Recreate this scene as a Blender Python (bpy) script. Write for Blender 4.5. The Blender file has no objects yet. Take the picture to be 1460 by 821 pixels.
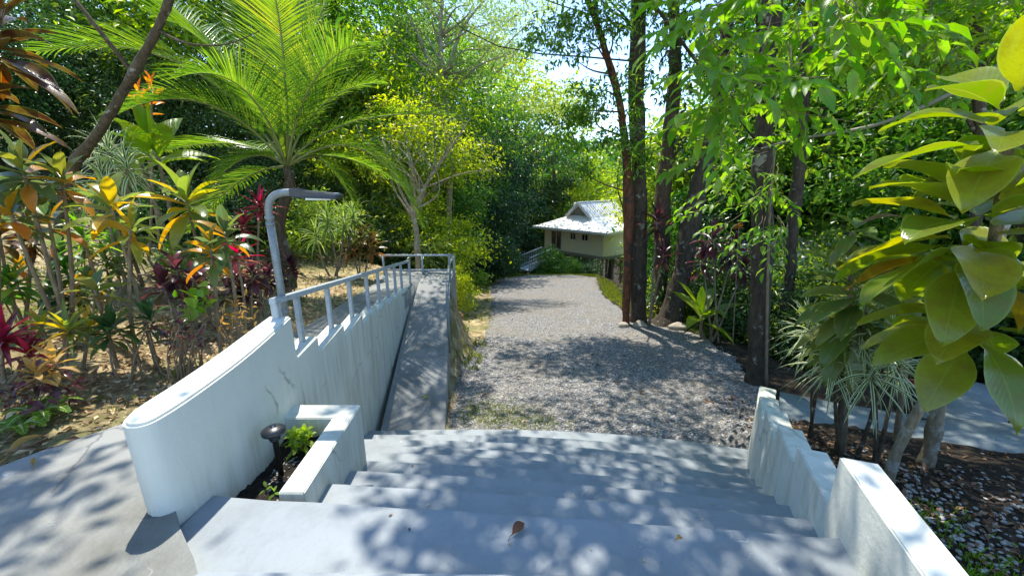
import bpy, bmesh, math, random
import numpy as np
from mathutils import Vector, Matrix

# ------------------------------------------------------------------ camera, sky, sun, exposure
R = math.radians
C = bpy.context.scene.collection
scn = bpy.context.scene
F_PX, PITCH, CAM_H = 560.0, R(15.0), 1.6
cam = bpy.data.cameras.new('camera')
cam.sensor_width = 36.0
cam.lens = 36.0 * F_PX / 1460.0
cam.clip_start, cam.clip_end = 0.05, 3000
camo = bpy.data.objects.new('camera', cam)
camo.location = (0, 0, CAM_H)
camo.rotation_euler = (R(90) - PITCH, 0, 0)
C.objects.link(camo)
scn.camera = camo

SUN_EL, SUN_AZ = R(66), R(-22)          # azimuth from +Y towards +X
world = bpy.data.worlds.new('World')
scn.world = world
world.use_nodes = True
nt = world.node_tree
bg = nt.nodes['Background']
sky = nt.nodes.new('ShaderNodeTexSky')
sky.sky_type = 'NISHITA'
sky.sun_disc = False
sky.sun_elevation = SUN_EL
sky.sun_rotation = SUN_AZ
sky.altitude = 1500
sky.air_density, sky.dust_density, sky.ozone_density = 1.0, 0.1, 2.2
nt.links.new(sky.outputs['Color'], bg.inputs['Color'])
bg.inputs['Strength'].default_value = 0.15
sl = bpy.data.lights.new('sun', 'SUN')
sl.energy, sl.angle, sl.color = 2.6, R(0.6), (1.0, 0.95, 0.86)
so = bpy.data.objects.new('sun', sl)
dv = Vector((math.sin(SUN_AZ) * math.cos(SUN_EL), math.cos(SUN_AZ) * math.cos(SUN_EL), math.sin(SUN_EL)))
so.rotation_euler = dv.to_track_quat('Z', 'Y').to_euler()
so.location = (0, 0, 30)
C.objects.link(so)
vs = scn.view_settings
vs.view_transform, vs.look, vs.gamma, vs.exposure = 'Standard', 'None', 1.0, 1.65
vs.use_curve_mapping = False
cy = scn.cycles
cy.max_bounces, cy.diffuse_bounces, cy.glossy_bounces = 8, 5, 2
cy.transmission_bounces, cy.transparent_max_bounces = 5, 4
cy.sample_clamp_indirect = 6.0
cy.caustics_reflective = cy.caustics_refractive = False

rng = np.random.default_rng(7)
random.seed(7)

# ------------------------------------------------------------------ helpers
def at(px, py, Y):
    """point at distance Y ahead, seen in the photograph at (px, py)"""
    u = (px - 730) / F_PX; v = (410.5 - py) / F_PX
    cp, sp = math.cos(PITCH), math.sin(PITCH)
    d = Vector((u, cp + v * sp, -sp + v * cp))
    t = Y / d.y
    return Vector((d.x * t, Y, CAM_H + d.z * t))

def tag(o, label=None, cat=None, group=None, kind=None):
    if label: o['label'] = label
    if cat: o['category'] = cat
    if group: o['group'] = group
    if kind: o['kind'] = kind
    return o

def empty(name, loc, label, cat, group=None):
    o = bpy.data.objects.new(name, None)
    o.empty_display_size = 0.2
    o.location = loc
    C.objects.link(o)
    return tag(o, label, cat, group)

def link(name, me, mat, parent=None):
    o = bpy.data.objects.new(name, me)
    for m in (mat if isinstance(mat, (list, tuple)) else [mat]):
        if len(me.materials) < 8: me.materials.append(m)
    C.objects.link(o)
    if me.get('bevelled'):
        w_ = o.modifiers.new('even_normals', 'WEIGHTED_NORMAL'); w_.keep_sharp = True
    if parent is not None:
        o.parent = parent
        o.matrix_parent_inverse = Matrix.Translation(parent.location).inverted()
    return o

def mesh_np(name, V, T, smooth=False, UV=None, MI=None):
    """triangle / quad mesh from numpy arrays"""
    V = np.asarray(V, dtype=np.float32); T = np.asarray(T, dtype=np.int32)
    k = T.shape[1]
    me = bpy.data.meshes.new(name)
    me.vertices.add(len(V)); me.vertices.foreach_set('co', V.ravel())
    me.loops.add(len(T) * k); me.loops.foreach_set('vertex_index', T.ravel())
    me.polygons.add(len(T))
    me.polygons.foreach_set('loop_start', np.arange(0, len(T) * k, k, dtype=np.int32))
    if smooth: me.polygons.foreach_set('use_smooth', np.ones(len(T), dtype=bool))
    if MI is not None: me.polygons.foreach_set('material_index', np.asarray(MI, dtype=np.int32))
    if UV is not None:
        l = me.uv_layers.new(name='UVMap')
        l.data.foreach_set('uv', np.asarray(UV, dtype=np.float32)[T.ravel()].ravel())
    me.update(calc_edges=True)
    me.validate()
    return me

class Geo:
    """collects triangle pieces into one mesh"""
    def __init__(s): s.V, s.T, s.U, s.M, s.n = [], [], [], [], 0
    def add(s, V, T, U=None, mi=0):
        V = np.asarray(V, float).reshape(-1, 3); T = np.asarray(T, int).reshape(-1, 3)
        s.V.append(V); s.T.append(T + s.n); s.n += len(V)
        s.U.append(np.zeros((len(V), 2)) if U is None else np.asarray(U, float))
        s.M.append(np.full(len(T), mi))
    def build(s, name, mat, parent=None, smooth=True, origin=None):
        V = np.concatenate(s.V)
        me = mesh_np(name, V, np.concatenate(s.T), smooth, np.concatenate(s.U), np.concatenate(s.M))
        return link(name, me, mat, parent)

def norm(a):
    a = np.asarray(a, float)
    return a / np.maximum(np.linalg.norm(a, axis=-1, keepdims=True), 1e-9)

TPL_DIAMOND = (np.array([(0, 0, 0), (.42, .5, .10), (1, 0, -.10), (.42, -.5, .10)]), np.array([(0, 2, 1), (0, 3, 2)]))
TPL_BLADE = (np.array([(0, 0, 0), (.28, .42, .07), (.30, 0, .0), (.28, -.42, .07), (.66, .40, .02), (.68, 0, -.05), (.66, -.40, .02), (1, 0, -.22)]),
             np.array([(0, 2, 1), (0, 3, 2), (1, 2, 5), (1, 5, 4), (2, 3, 6), (2, 6, 5), (4, 5, 7), (5, 6, 7)]))
def leaves(P, D, N, L, W, tpl=TPL_DIAMOND):
    """many leaves at once: base points, directions, normals, lengths, widths"""
    P = np.asarray(P, float); D = norm(D); N = np.asarray(N, float)
    S = norm(np.cross(D, N)); N = np.cross(S, D)
    tv, tt = tpl
    L = np.broadcast_to(np.asarray(L, float), (len(P),))[:, None, None]
    W = np.broadcast_to(np.asarray(W, float), (len(P),))[:, None, None]
    V = P[:, None, :] + tv[None, :, 0:1] * D[:, None, :] * L + tv[None, :, 1:2] * S[:, None, :] * W + tv[None, :, 2:3] * N[:, None, :] * L
    T = tt[None] + (np.arange(len(P)) * len(tv))[:, None, None]
    U = np.tile(np.stack([tv[:, 0], tv[:, 1] + .5], 1), (len(P), 1))
    return V.reshape(-1, 3), T.reshape(-1, 3), U

def strip(P0, D, up, L, W, arch=.6, nseg=7, fold=.15, prof=None, twist=0.0, wave=0.0):
    """one arching strap leaf"""
    D = Vector(D).normalized(); up = Vector(up)
    p = Vector(P0); V, U, T = [], [], []
    d = D.copy(); ds = L / nseg
    side = d.cross(up)
    if side.length < 1e-3: side = Vector((1, 0, 0))
    side.normalize()
    if twist: side.rotate(Matrix.Rotation(twist, 3, d))
    for i in range(nseg + 1):
        t = i / nseg
        w = (prof(t) if prof else math.sin(math.pi * (0.06 + 0.94 * t)) ** .75) * W * .5
        n = side.cross(d).normalized()
        wv = wave * math.sin(t * 9 + P0[0] * 13) * W
        V += [p + side * w + n * (fold * w * 2 + wv), p, p - side * w + n * (fold * w * 2 - wv)]
        U += [(t, 0), (t, .5), (t, 1)]
        p = p + d * ds
        d = (d + Vector((0, 0, -1)) * arch * ds / L * (0.5 + t)).normalized()
    for i in range(nseg):
        a = 3 * i
        T += [(a, a + 1, a + 4), (a, a + 4, a + 3), (a + 1, a + 2, a + 5), (a + 1, a + 5, a + 4)]
    return [tuple(v) for v in V], T, U

def spline(pts, n):
    """catmull-rom through rows of numbers"""
    P = np.asarray(pts, float)
    Q = np.vstack([2 * P[0] - P[1], P, 2 * P[-1] - P[-2]])
    out = []
    m = len(P) - 1
    for k in range(n + 1):
        s = k / n * m; i = min(int(s), m - 1); t = s - i
        a, b, c, d = Q[i], Q[i + 1], Q[i + 2], Q[i + 3]
        out.append(.5 * ((2 * b) + (-a + c) * t + (2 * a - 5 * b + 4 * c - d) * t * t + (-a + 3 * b - 3 * c + d) * t ** 3))
    return np.array(out)

def tube(geo, pts, n=16, sides=10, bump=0.0, mi=0, cap=True):
    """round tube through (x, y, z, r) rows"""
    S = spline(pts, n) if n else np.asarray(pts, float)
    if n >= 40:
        ph = rng.uniform(0, 6.28, 3); q_ = np.linspace(0, 1, len(S))
        S[:, 3] *= 1 + .07 * np.sin(q_ * 23 + ph[0]) + .05 * np.sin(q_ * 51 + ph[1])
        S[:, 0] += S[:, 3] * .16 * np.sin(q_ * 17 + ph[2])
    n = len(S) - 1
    P, r = S[:, :3], np.maximum(S[:, 3], .0008)
    Tn = norm(np.gradient(P, axis=0))
    ref = np.array([0, 0, 1.0]) if abs(Tn[0][2]) < .8 else np.array([1.0, 0, 0])
    V, U = [], []
    sd = norm(np.cross(Tn[0], ref))
    for i in range(n + 1):
        sd = norm(sd - Tn[i] * np.dot(sd, Tn[i])); up = np.cross(Tn[i], sd)
        for j in range(sides):
            a = 2 * math.pi * j / sides
            rr = r[i] * (1 + bump * (rng.random() - .5) * 2)
            V.append(P[i] + (sd * math.cos(a) + up * math.sin(a)) * rr); U.append((i / n, j / sides))
    T = []
    for i in range(n):
        for j in range(sides):
            a, b = i * sides + j, i * sides + (j + 1) % sides
            T += [(a, b, b + sides), (a, b + sides, a + sides)]
    if cap:
        for i, flip in ((0, True), (n, False)):
            V.append(P[i]); U.append((0, 0)); c = len(V) - 1
            for j in range(sides):
                a, b = i * sides + j, i * sides + (j + 1) % sides
                T.append((c, b, a) if flip else (c, a, b))
    geo.add(V, T, U, mi)

def masonry(me):
    for f in me.polygons: f.use_smooth = True
    me.set_sharp_from_angle(angle=R(60)); me['bevelled'] = 1
    return me

def boxmesh(name, boxes, bev=.004, seg=2):
    """boxes: (x0,y0,z0,x1,y1,z1) or 8 corner lists -> one bevelled mesh"""
    bm = bmesh.new()
    for b in boxes:
        if len(b) == 6:
            x0, y0, z0, x1, y1, z1 = b
            cs = [(x0, y0, z0), (x1, y0, z0), (x1, y1, z0), (x0, y1, z0), (x0, y0, z1), (x1, y0, z1), (x1, y1, z1), (x0, y1, z1)]
        else: cs = b
        v = [bm.verts.new(c) for c in cs]
        for f in ((3, 2, 1, 0), (4, 5, 6, 7), (0, 1, 5, 4), (1, 2, 6, 5), (2, 3, 7, 6), (3, 0, 4, 7)):
            bm.faces.new([v[i] for i in f])
    bmesh.ops.recalc_face_normals(bm, faces=bm.faces)
    if bev: bmesh.ops.bevel(bm, geom=list(bm.edges), offset=bev, segments=seg, affect='EDGES', clamp_overlap=True)
    me = bpy.data.meshes.new(name); bm.to_mesh(me); bm.free()
    return me

def bar_corners(a, b, w, h):
    """square bar from a to b, w across and h high"""
    a, b = Vector(a), Vector(b); d = (b - a).normalized()
    up = Vector((0, 0, 1)) if abs(d.z) < .9 else Vector((0, 1, 0))
    s = d.cross(up).normalized(); n = s.cross(d)
    return [tuple(p + s * sx * w / 2 + n * nz * h / 2) for nz in (-1, 1) for p, sx in ((a, -1), (b, -1), (b, 1), (a, 1))]

def prism(name, outline, z0, ztop, bev=.006):
    """vertical prism; ztop number or function of (x, y)"""
    bm = bmesh.new()
    f = ztop if callable(ztop) else (lambda x, y: ztop)
    lo = [bm.verts.new((x, y, z0)) for x, y in outline]; hi = [bm.verts.new((x, y, f(x, y))) for x, y in outline]
    n = len(outline)
    bm.faces.new(lo[::-1]); bm.faces.new(hi)
    for i in range(n): bm.faces.new((lo[i], lo[(i + 1) % n], hi[(i + 1) % n], hi[i]))
    bmesh.ops.recalc_face_normals(bm, faces=bm.faces)
    if bev:
        es = [e for e in bm.edges if e.calc_face_angle(0) > R(50)]
        bmesh.ops.bevel(bm, geom=es, offset=bev, segments=2, affect='EDGES', clamp_overlap=True)
    me = bpy.data.meshes.new(name); bm.to_mesh(me); bm.free()
    return masonry(me)

# ------------------------------------------------------------------ materials
def newmat(name):
    m = bpy.data.materials.new(name); m.use_nodes = True
    t = m.node_tree; return m, t, t.nodes, t.links, t.nodes['Principled BSDF']
def nd(ns, typ, **kw):
    n = ns.new(typ)
    for k, v in kw.items(): setattr(n, k, v)
    return n
def ramp(ns, cols, interp='LINEAR'):
    r = ns.new('ShaderNodeValToRGB'); r.color_ramp.interpolation = interp
    e = r.color_ramp.elements
    while len(e) < len(cols): e.new(.5)
    for i, (p, c) in enumerate(cols): e[i].position = p; e[i].color = (*c, 1)
    return r
def noise(ns, ls, scale, detail=4, rough=.6, vec=None):
    n = ns.new('ShaderNodeTexNoise'); n.inputs['Scale'].default_value = scale
    n.inputs['Detail'].default_value = detail; n.inputs['Roughness'].default_value = rough
    if vec is not None: ls.new(vec, n.inputs['Vector'])
    return n
def mixc(ns, ls, fac, a, b, blend='MIX'):
    m = ns.new('ShaderNodeMix'); m.data_type = 'RGBA'; m.blend_type = blend
    for s, v in ((m.inputs[0], fac), (m.inputs[6], a), (m.inputs[7], b)):
        if hasattr(v, 'links') or isinstance(v, bpy.types.NodeSocket): ls.new(v, s)
        elif isinstance(v, (int, float)): s.default_value = v
        else: s.default_value = (*v, 1)
    return m.outputs[2]

def leafmat(name, cols, trans=.38, rough=.42, objvar=0.0, kind=None, spec=.4, gain=1.35):
    """leaf: colour differs from leaf to leaf; light passes through"""
    m, t, ns, ls, b = newmat(name)
    g = ns.new('ShaderNodeNewGeometry')
    cols = [(p_, tuple(min(.6, c_ * gain * k_) for c_, k_ in zip(c3, (1.12, 1.0, 1.0)))) for p_, c3 in cols]
    r = ramp(ns, cols); ls.new(g.outputs['Random Per Island'], r.inputs[0])
    col = r.outputs[0]
    if kind == 'striped':       # pale margins along the strap
        uv = ns.new('ShaderNodeUVMap'); sx = ns.new('ShaderNodeSeparateXYZ'); ls.new(uv.outputs[0], sx.inputs[0])
        st = ramp(ns, [(0, (1, 1, 1)), (.2, (1, 1, 1)), (.27, (0, 0, 0)), (.73, (0, 0, 0)), (.8, (1, 1, 1))]); ls.new(sx.outputs[1], st.inputs[0])
        col = mixc(ns, ls, st.outputs[0], col, (.62, .64, .40))
    if kind == 'broad':         # midrib, side veins and mottling
        uv = ns.new('ShaderNodeUVMap'); sx = ns.new('ShaderNodeSeparateXYZ'); ls.new(uv.outputs[0], sx.inputs[0])
        st = ramp(ns, [(0, (1, 1, 1)), (.03, (1, 1, 1)), (.06, (0, 0, 0)), (.475, (0, 0, 0)), (.49, (1, 1, 1)), (.51, (1, 1, 1)), (.525, (0, 0, 0)), (.94, (0, 0, 0)), (.97, (1, 1, 1))])
        ls.new(sx.outputs[1], st.inputs[0])
        ge = ns.new('ShaderNodeNewGeometry')
        n2 = noise(ns, ls, 9, 5, .65, ge.outputs['Position'])
        n3 = noise(ns, ls, 60, 3, .6, ge.outputs['Position'])
        rp = ramp(ns, [(.40, (0, 0, 0)), (.68, (1, 1, 1))]); ls.new(n2.outputs[0], rp.inputs[0])
        rs = ramp(ns, [(.60, (0, 0, 0)), (.72, (1, 1, 1))]); ls.new(n3.outputs[0], rs.inputs[0])
        col = mixc(ns, ls, rp.outputs[0], col, mixc(ns, ls, .6, col, (.16, .13, .02)))
        mt = ns.new('ShaderNodeMath'); mt.operation = 'MULTIPLY'; ls.new(rs.outputs[0], mt.inputs[0]); mt.inputs[1].default_value = .35
        col = mixc(ns, ls, mt.outputs[0], col, (.09, .07, .03))
        def mth(op, a, c):
            q = ns.new('ShaderNodeMath'); q.operation = op
            for i, v in enumerate((a, c)):
                if v is None: continue
                if isinstance(v, (int, float)): q.inputs[i].default_value = v
                else: ls.new(v, q.inputs[i])
            return q.outputs[0]
        av = mth('ABSOLUTE', mth('SUBTRACT', sx.outputs[1], .5), None)
        wvx = mth('SINE', mth('MULTIPLY', mth('SUBTRACT', sx.outputs[0], mth('MULTIPLY', av, .55)), 85.0), None)
        hb = mth('ADD', mth('MULTIPLY', wvx, .12), mth('MULTIPLY', n2.outputs[0], 1.6))
        bp = ns.new('ShaderNodeBump'); bp.inputs['Strength'].default_value = .4; bp.inputs['Distance'].default_value = .005
        ls.new(hb, bp.inputs['Height']); ls.new(bp.outputs[0], b.inputs['Normal'])
        mt = ns.new('ShaderNodeMath'); mt.operation = 'MULTIPLY'; ls.new(st.outputs[0], mt.inputs[0]); mt.inputs[1].default_value = .5
        col = mixc(ns, ls, mt.outputs[0], col, (.24, .30, .05))
    if objvar:
        oi = ns.new('ShaderNodeObjectInfo')
        h = ns.new('ShaderNodeHueSaturation'); ls.new(col, h.inputs['Color'])
        mr = ns.new('ShaderNodeMapRange'); ls.new(oi.outputs['Random'], mr.inputs[0])
        mr.inputs[3].default_value = .5 - objvar * .035; mr.inputs[4].default_value = .5 + objvar * .04; ls.new(mr.outputs[0], h.inputs['Hue'])
        m2 = ns.new('ShaderNodeMapRange'); ls.new(oi.outputs['Random'], m2.inputs[0])
        m2.inputs[3].default_value = 1 + objvar * .5; m2.inputs[4].default_value = 1 - objvar * .4; ls.new(m2.outputs[0], h.inputs['Value'])
        col = h.outputs[0]
    ls.new(col, b.inputs['Base Color'])
    b.inputs['Roughness'].default_value = rough; b.inputs['Specular IOR Level'].default_value = spec
    tr = ns.new('ShaderNodeBsdfTranslucent')
    hs = ns.new('ShaderNodeHueSaturation'); ls.new(col, hs.inputs['Color'])
    hs.inputs['Hue'].default_value = .497; hs.inputs['Saturation'].default_value = 1.1; hs.inputs['Value'].default_value = 2.3
    ls.new(hs.outputs[0], tr.inputs['Color'])
    mx = ns.new('ShaderNodeMixShader'); mx.inputs[0].default_value = trans
    ls.new(b.outputs[0], mx.inputs[1]); ls.new(tr.outputs[0], mx.inputs[2])
    ls.new(mx.outputs[0], ns['Material Output'].inputs['Surface'])
    return m

def barkmat(name, a, c, lichen=None, amt=.5, scale=6):
    a, c = tuple(v * 1.6 for v in a), tuple(v * 1.6 for v in c)
    m, t, ns, ls, b = newmat(name)
    ge = ns.new('ShaderNodeNewGeometry')
    mp = ns.new('ShaderNodeMapping'); mp.inputs['Scale'].default_value = (1, 1, .35); ls.new(ge.outputs['Position'], mp.inputs[0])
    n = noise(ns, ls, scale * 3, 6, .7, mp.outputs[0])
    r = ramp(ns, [(.3, a), (.7, c)]); ls.new(n.outputs[0], r.inputs[0])
    col = r.outputs[0]
    if lichen:
        n2 = noise(ns, ls, scale, 5, .65, ge.outputs['Position'])
        r2 = ramp(ns, [(amt, (0, 0, 0)), (amt + .05, (1, 1, 1))]); ls.new(n2.outputs[0], r2.inputs[0])
        col = mixc(ns, ls, r2.outputs[0], col, lichen)
    ls.new(col, b.inputs['Base Color']); b.inputs['Roughness'].default_value = .9; b.inputs['Specular IOR Level'].default_value = .2
    bp = ns.new('ShaderNodeBump'); bp.inputs['Strength'].default_value = 1.0; bp.inputs['Distance'].default_value = .05
    ls.new(n.outputs[0], bp.inputs['Height']); ls.new(bp.outputs[0], b.inputs['Normal'])
    return m

def paintmat(name, base, stain=(.30, .30, .24), amount=.5, rough=.6, scale=3.0, streak=False, speck=None, bump=.25, crack=0, grime=None):
    """painted concrete with weather stains, specks and a slightly uneven skin"""
    m, t, ns, ls, b = newmat(name)
    ge = ns.new('ShaderNodeNewGeometry'); pos = ge.outputs['Position']
    vec = pos
    if streak:
        mp = ns.new('ShaderNodeMapping'); mp.inputs['Scale'].default_value = (1, 1, .12); ls.new(pos, mp.inputs[0]); vec = mp.outputs[0]
    n = noise(ns, ls, scale * (4 if streak else 1), 6, .62, vec)
    r = ramp(ns, [(.46, (0, 0, 0)), (.80, (amount,) * 3)]); ls.new(n.outputs[0], r.inputs[0])
    col = mixc(ns, ls, r.outputs[0], base, stain)
    n1 = noise(ns, ls, .9, 4, .6, pos)
    r1 = ramp(ns, [(.3, (.93, .93, .93)), (.7, (1.04, 1.04, 1.04))]); ls.new(n1.outputs[0], r1.inputs[0])
    col = mixc(ns, ls, 1.0, col, r1.outputs[0], 'MULTIPLY')
    if speck:
        vo = nd(ns, 'ShaderNodeTexVoronoi'); vo.inputs['Scale'].default_value = speck; ls.new(pos, vo.inputs['Vector'])
        rs = ramp(ns, [(0, (1, 1, 1)), (.055, (1, 1, 1)), (.09, (0, 0, 0))]); ls.new(vo.outputs['Distance'], rs.inputs[0])
        nm = noise(ns, ls, 2.3, 2, .5, pos); rm = ramp(ns, [(.48, (0, 0, 0)), (.6, (.55, .55, .55))]); ls.new(nm.outputs[0], rm.inputs[0])
        k = mixc(ns, ls, 1.0, rs.outputs[0], rm.outputs[0], 'MULTIPLY')
        col = mixc(ns, ls, k, col, (.10, .09, .07))
        # pale scratches
        wv = noise(ns, ls, 5.5, 2, .5, pos); rw = ramp(ns, [(.492, (0, 0, 0)), (.5, (.5, .5, .5)), (.508, (0, 0, 0))]); ls.new(wv.outputs[0], rw.inputs[0])
        nm2 = noise(ns, ls, 3.1, 3, .6, pos); rm2 = ramp(ns, [(.60, (0, 0, 0)), (.70, (1, 1, 1))]); ls.new(nm2.outputs[0], rm2.inputs[0])
        k2 = mixc(ns, ls, 1.0, rw.outputs[0], rm2.outputs[0], 'MULTIPLY')
        col = mixc(ns, ls, k2, col, (.80, .80, .78))
    if crack:
        nz = noise(ns, ls, 4, 4, .6, pos)
        vv = ns.new('ShaderNodeVectorMath'); vv.operation = 'MULTIPLY_ADD'; ls.new(nz.outputs[1], vv.inputs[0]); vv.inputs[1].default_value = (.25, .25, .25); ls.new(pos, vv.inputs[2])
        vc = nd(ns, 'ShaderNodeTexVoronoi', feature='DISTANCE_TO_EDGE'); vc.inputs['Scale'].default_value = crack; ls.new(vv.outputs[0], vc.inputs['Vector'])
        rc = ramp(ns, [(0, (.75, .75, .75)), (.006, (.5, .5, .5)), (.013, (0, 0, 0))]); ls.new(vc.outputs['Distance'], rc.inputs[0])
        nk = noise(ns, ls, 1.7, 2, .5, pos); rk = ramp(ns, [(.50, (0, 0, 0)), (.58, (1, 1, 1))]); ls.new(nk.outputs[0], rk.inputs[0])
        col = mixc(ns, ls, mixc(ns, ls, 1.0, rc.outputs[0], rk.outputs[0], 'MULTIPLY'), col, tuple(v * .35 for v in base))
    if grime:
        sz = ns.new('ShaderNodeSeparateXYZ'); ls.new(pos, sz.inputs[0])
        mz = ns.new('ShaderNodeMapRange'); ls.new(sz.outputs[2], mz.inputs[0]); mz.inputs[1].default_value = grime; mz.inputs[2].default_value = grime - .45
        ng = noise(ns, ls, 9, 6, .7, vec); rg = ramp(ns, [(.44, (0, 0, 0)), (.66, (.5, .5, .5))]); ls.new(ng.outputs[0], rg.inputs[0])
        col = mixc(ns, ls, mixc(ns, ls, 1.0, mz.outputs[0], rg.outputs[0], 'MULTIPLY'), col, (.30, .29, .19))
    ls.new(col, b.inputs['Base Color']); b.inputs['Roughness'].default_value = rough
    b.inputs['Specular IOR Level'].default_value = .35
    n3 = noise(ns, ls, 26, 6, .6, pos)
    bp = ns.new('ShaderNodeBump'); bp.inputs['Strength'].default_value = bump; bp.inputs['Distance'].default_value = .012
    ls.new(n3.outputs[0], bp.inputs['Height']); ls.new(bp.outputs[0], b.inputs['Normal'])
    return m

def plain(name, col, rough=.5, metal=0.0, var=.12, scale=20, bump=.1):
    m, t, ns, ls, b = newmat(name)
    ge = ns.new('ShaderNodeNewGeometry')
    n = noise(ns, ls, scale, 4, .6, ge.outputs['Position'])
    r = ramp(ns, [(.3, tuple(c * (1 - var) for c in col)), (.7, tuple(min(1, c * (1 + var)) for c in col))]); ls.new(n.outputs[0], r.inputs[0])
    ls.new(r.outputs[0], b.inputs['Base Color']); b.inputs['Roughness'].default_value = rough; b.inputs['Metallic'].default_value = metal
    if bump:
        bp = ns.new('ShaderNodeBump'); bp.inputs['Strength'].default_value = bump; bp.inputs['Distance'].default_value = .01
        ls.new(n.outputs[0], bp.inputs['Height']); ls.new(bp.outputs[0], b.inputs['Normal'])
    return m

def groundmat(name, cols, scale=3, patch=None, patchcol=None, bump=.8, fine=35):
    m, t, ns, ls, b = newmat(name)
    ge = ns.new('ShaderNodeNewGeometry'); pos = ge.outputs['Position']
    n = noise(ns, ls, scale, 8, .7, pos)
    r = ramp(ns, cols); ls.new(n.outputs[0], r.inputs[0]); col = r.outputs[0]
    if patch:
        n2 = noise(ns, ls, patch, 6, .7, pos); r2 = ramp(ns, [(.45, (0, 0, 0)), (.6, (.85, .85, .85))]); ls.new(n2.outputs[0], r2.inputs[0])
        col = mixc(ns, ls, r2.outputs[0], col, patchcol)
    ls.new(col, b.inputs['Base Color']); b.inputs['Roughness'].default_value = .95; b.inputs['Specular IOR Level'].default_value = .15
    n3 = noise(ns, ls, fine, 6, .75, pos)
    bp = ns.new('ShaderNodeBump'); bp.inputs['Strength'].default_value = bump; bp.inputs['Distance'].default_value = .03
    ls.new(n3.outputs[0], bp.inputs['Height']); ls.new(bp.outputs[0], b.inputs['Normal'])
    return m

def sided_ground(m):
    """dark humus right of the stairs, straw coloured mulch elsewhere"""
    t = m.node_tree; ns, ls = t.nodes, t.links; b = ns['Principled BSDF']
    src = b.inputs['Base Color'].links[0].from_socket
    ge = ns.new('ShaderNodeNewGeometry'); sx = ns.new('ShaderNodeSeparateXYZ'); ls.new(ge.outputs['Position'], sx.inputs[0])
    mr = ns.new('ShaderNodeMapRange'); ls.new(sx.outputs[0], mr.inputs[0]); mr.inputs[1].default_value = 1.2; mr.inputs[2].default_value = 1.5
    n = noise(ns, ls, 7, 6, .7, ge.outputs['Position']); r = ramp(ns, [(.3, (.016, .013, .010)), (.55, (.045, .034, .022)), (.75, (.12, .09, .055))]); ls.new(n.outputs[0], r.inputs[0])
    ls.new(mixc(ns, ls, mr.outputs[0], src, r.outputs[0]), b.inputs['Base Color'])
def gravelmat(name):
    m, t, ns, ls, b = newmat(name)
    ge = ns.new('ShaderNodeNewGeometry'); pos = ge.outputs['Position']
    vo = nd(ns, 'ShaderNodeTexVoronoi'); vo.inputs['Scale'].default_value = 34; ls.new(pos, vo.inputs['Vector'])
    sx = ns.new('ShaderNodeSeparateXYZ'); ls.new(vo.outputs['Color'], sx.inputs[0])
    r = ramp(ns, [(0, (.08, .08, .08)), (.35, (.18, .18, .175)), (.7, (.28, .275, .26)), (1, (.50, .48, .45))]); ls.new(sx.outputs[0], r.inputs[0])
    n = noise(ns, ls, .9, 6, .65, pos); r1 = ramp(ns, [(.42, (0, 0, 0)), (.68, (.75, .75, .75))]); ls.new(n.outputs[0], r1.inputs[0])
    col = mixc(ns, ls, r1.outputs[0], r.outputs[0], (.28, .24, .18))
    rd = ramp(ns, [(.35, (0, 0, 0)), (.75, (.8, .8, .8))]); ls.new(vo.outputs['Distance'], rd.inputs[0])
    col = mixc(ns, ls, rd.outputs[0], col, (.10, .09, .08))
    ls.new(col, b.inputs['Base Color']); b.inputs['Roughness'].default_value = .85; b.inputs['Specular IOR Level'].default_value = .25
    bp = ns.new('ShaderNodeBump'); bp.invert = True; bp.inputs['Strength'].default_value = 1.0; bp.inputs['Distance'].default_value = .02
    ls.new(vo.outputs['Distance'], bp.inputs['Height']); ls.new(bp.outputs[0], b.inputs['Normal'])
    return m

M = {}
M['white'] = paintmat('white_wall_paint', (.62, .635, .56), (.44, .45, .35), .24, .6, 2.2, streak=True, crack=1.1, grime=.38, bump=.35)
M['whitetop'] = M['white']
M['tread'] = paintmat('grey_step_paint', (.25, .277, .288), (.165, .183, .19), .8, .55, 4, speck=22, bump=.35)
M['slab'] = paintmat('bare_concrete', (.25, .255, .235), (.13, .125, .10), .9, .75, 2.5, speck=30, bump=.4, crack=1.0)
M['slabjoint'] = plain('dark_joint', (.09, .085, .07), .9)
M['ramp'] = paintmat('ramp_concrete', (.24, .245, .235), (.12, .12, .10), .8, .8, 3, speck=18, bump=.5)
M['soil'] = groundmat('planter_soil', [(.35, (.02, .016, .012)), (.6, (.05, .04, .03)), (.75, (.10, .085, .065))], 14, bump=1)
M['gravel'] = gravelmat('grey_gravel')
M['mulch'] = groundmat('garden_ground', [(.28, (.07, .05, .028)), (.42, (.24, .17, .09)), (.56, (.46, .36, .20)), (.72, (.58, .50, .30))], 5, .9, (.13, .14, .045))
sided_ground(M['mulch'])
M['rail'] = plain('grey_rail_paint', (.36, .40, .41), .5, var=.16, scale=30)
M['galv'] = plain('galvanised_steel', (.21, .235, .23), .5, .15, var=.2, scale=45)
M['black'] = plain('black_plastic', (.016, .018, .02), .35)
M['dgrey'] = plain('dark_grey_metal', (.05, .055, .06), .4, .4)
M['lens'] = plain('pale_lamp_lens', (.55, .6, .55), .2)
M['solar'] = plain('solar_cell', (.01, .015, .035), .15)
M['housewall'] = plain('cream_house_paint', (.82, .73, .49), .7, var=.04, scale=3)
M['roof'] = plain('white_roof_sheet', (.74, .71, .65), .45, var=.10, scale=1.2)
M['trim'] = plain('white_trim', (.75, .74, .70), .5)
M['glass'] = plain('dark_window_glass', (.015, .018, .02), .08)
M['wood'] = plain('weathered_post_timber', (.24, .23, .17), .8)
M['greyrail'] = plain('pale_grey_timber', (.42, .45, .43), .7)
M['stone'] = plain('rough_stone', (.34, .29, .22), .9, var=.35, scale=14, bump=.6)
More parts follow.
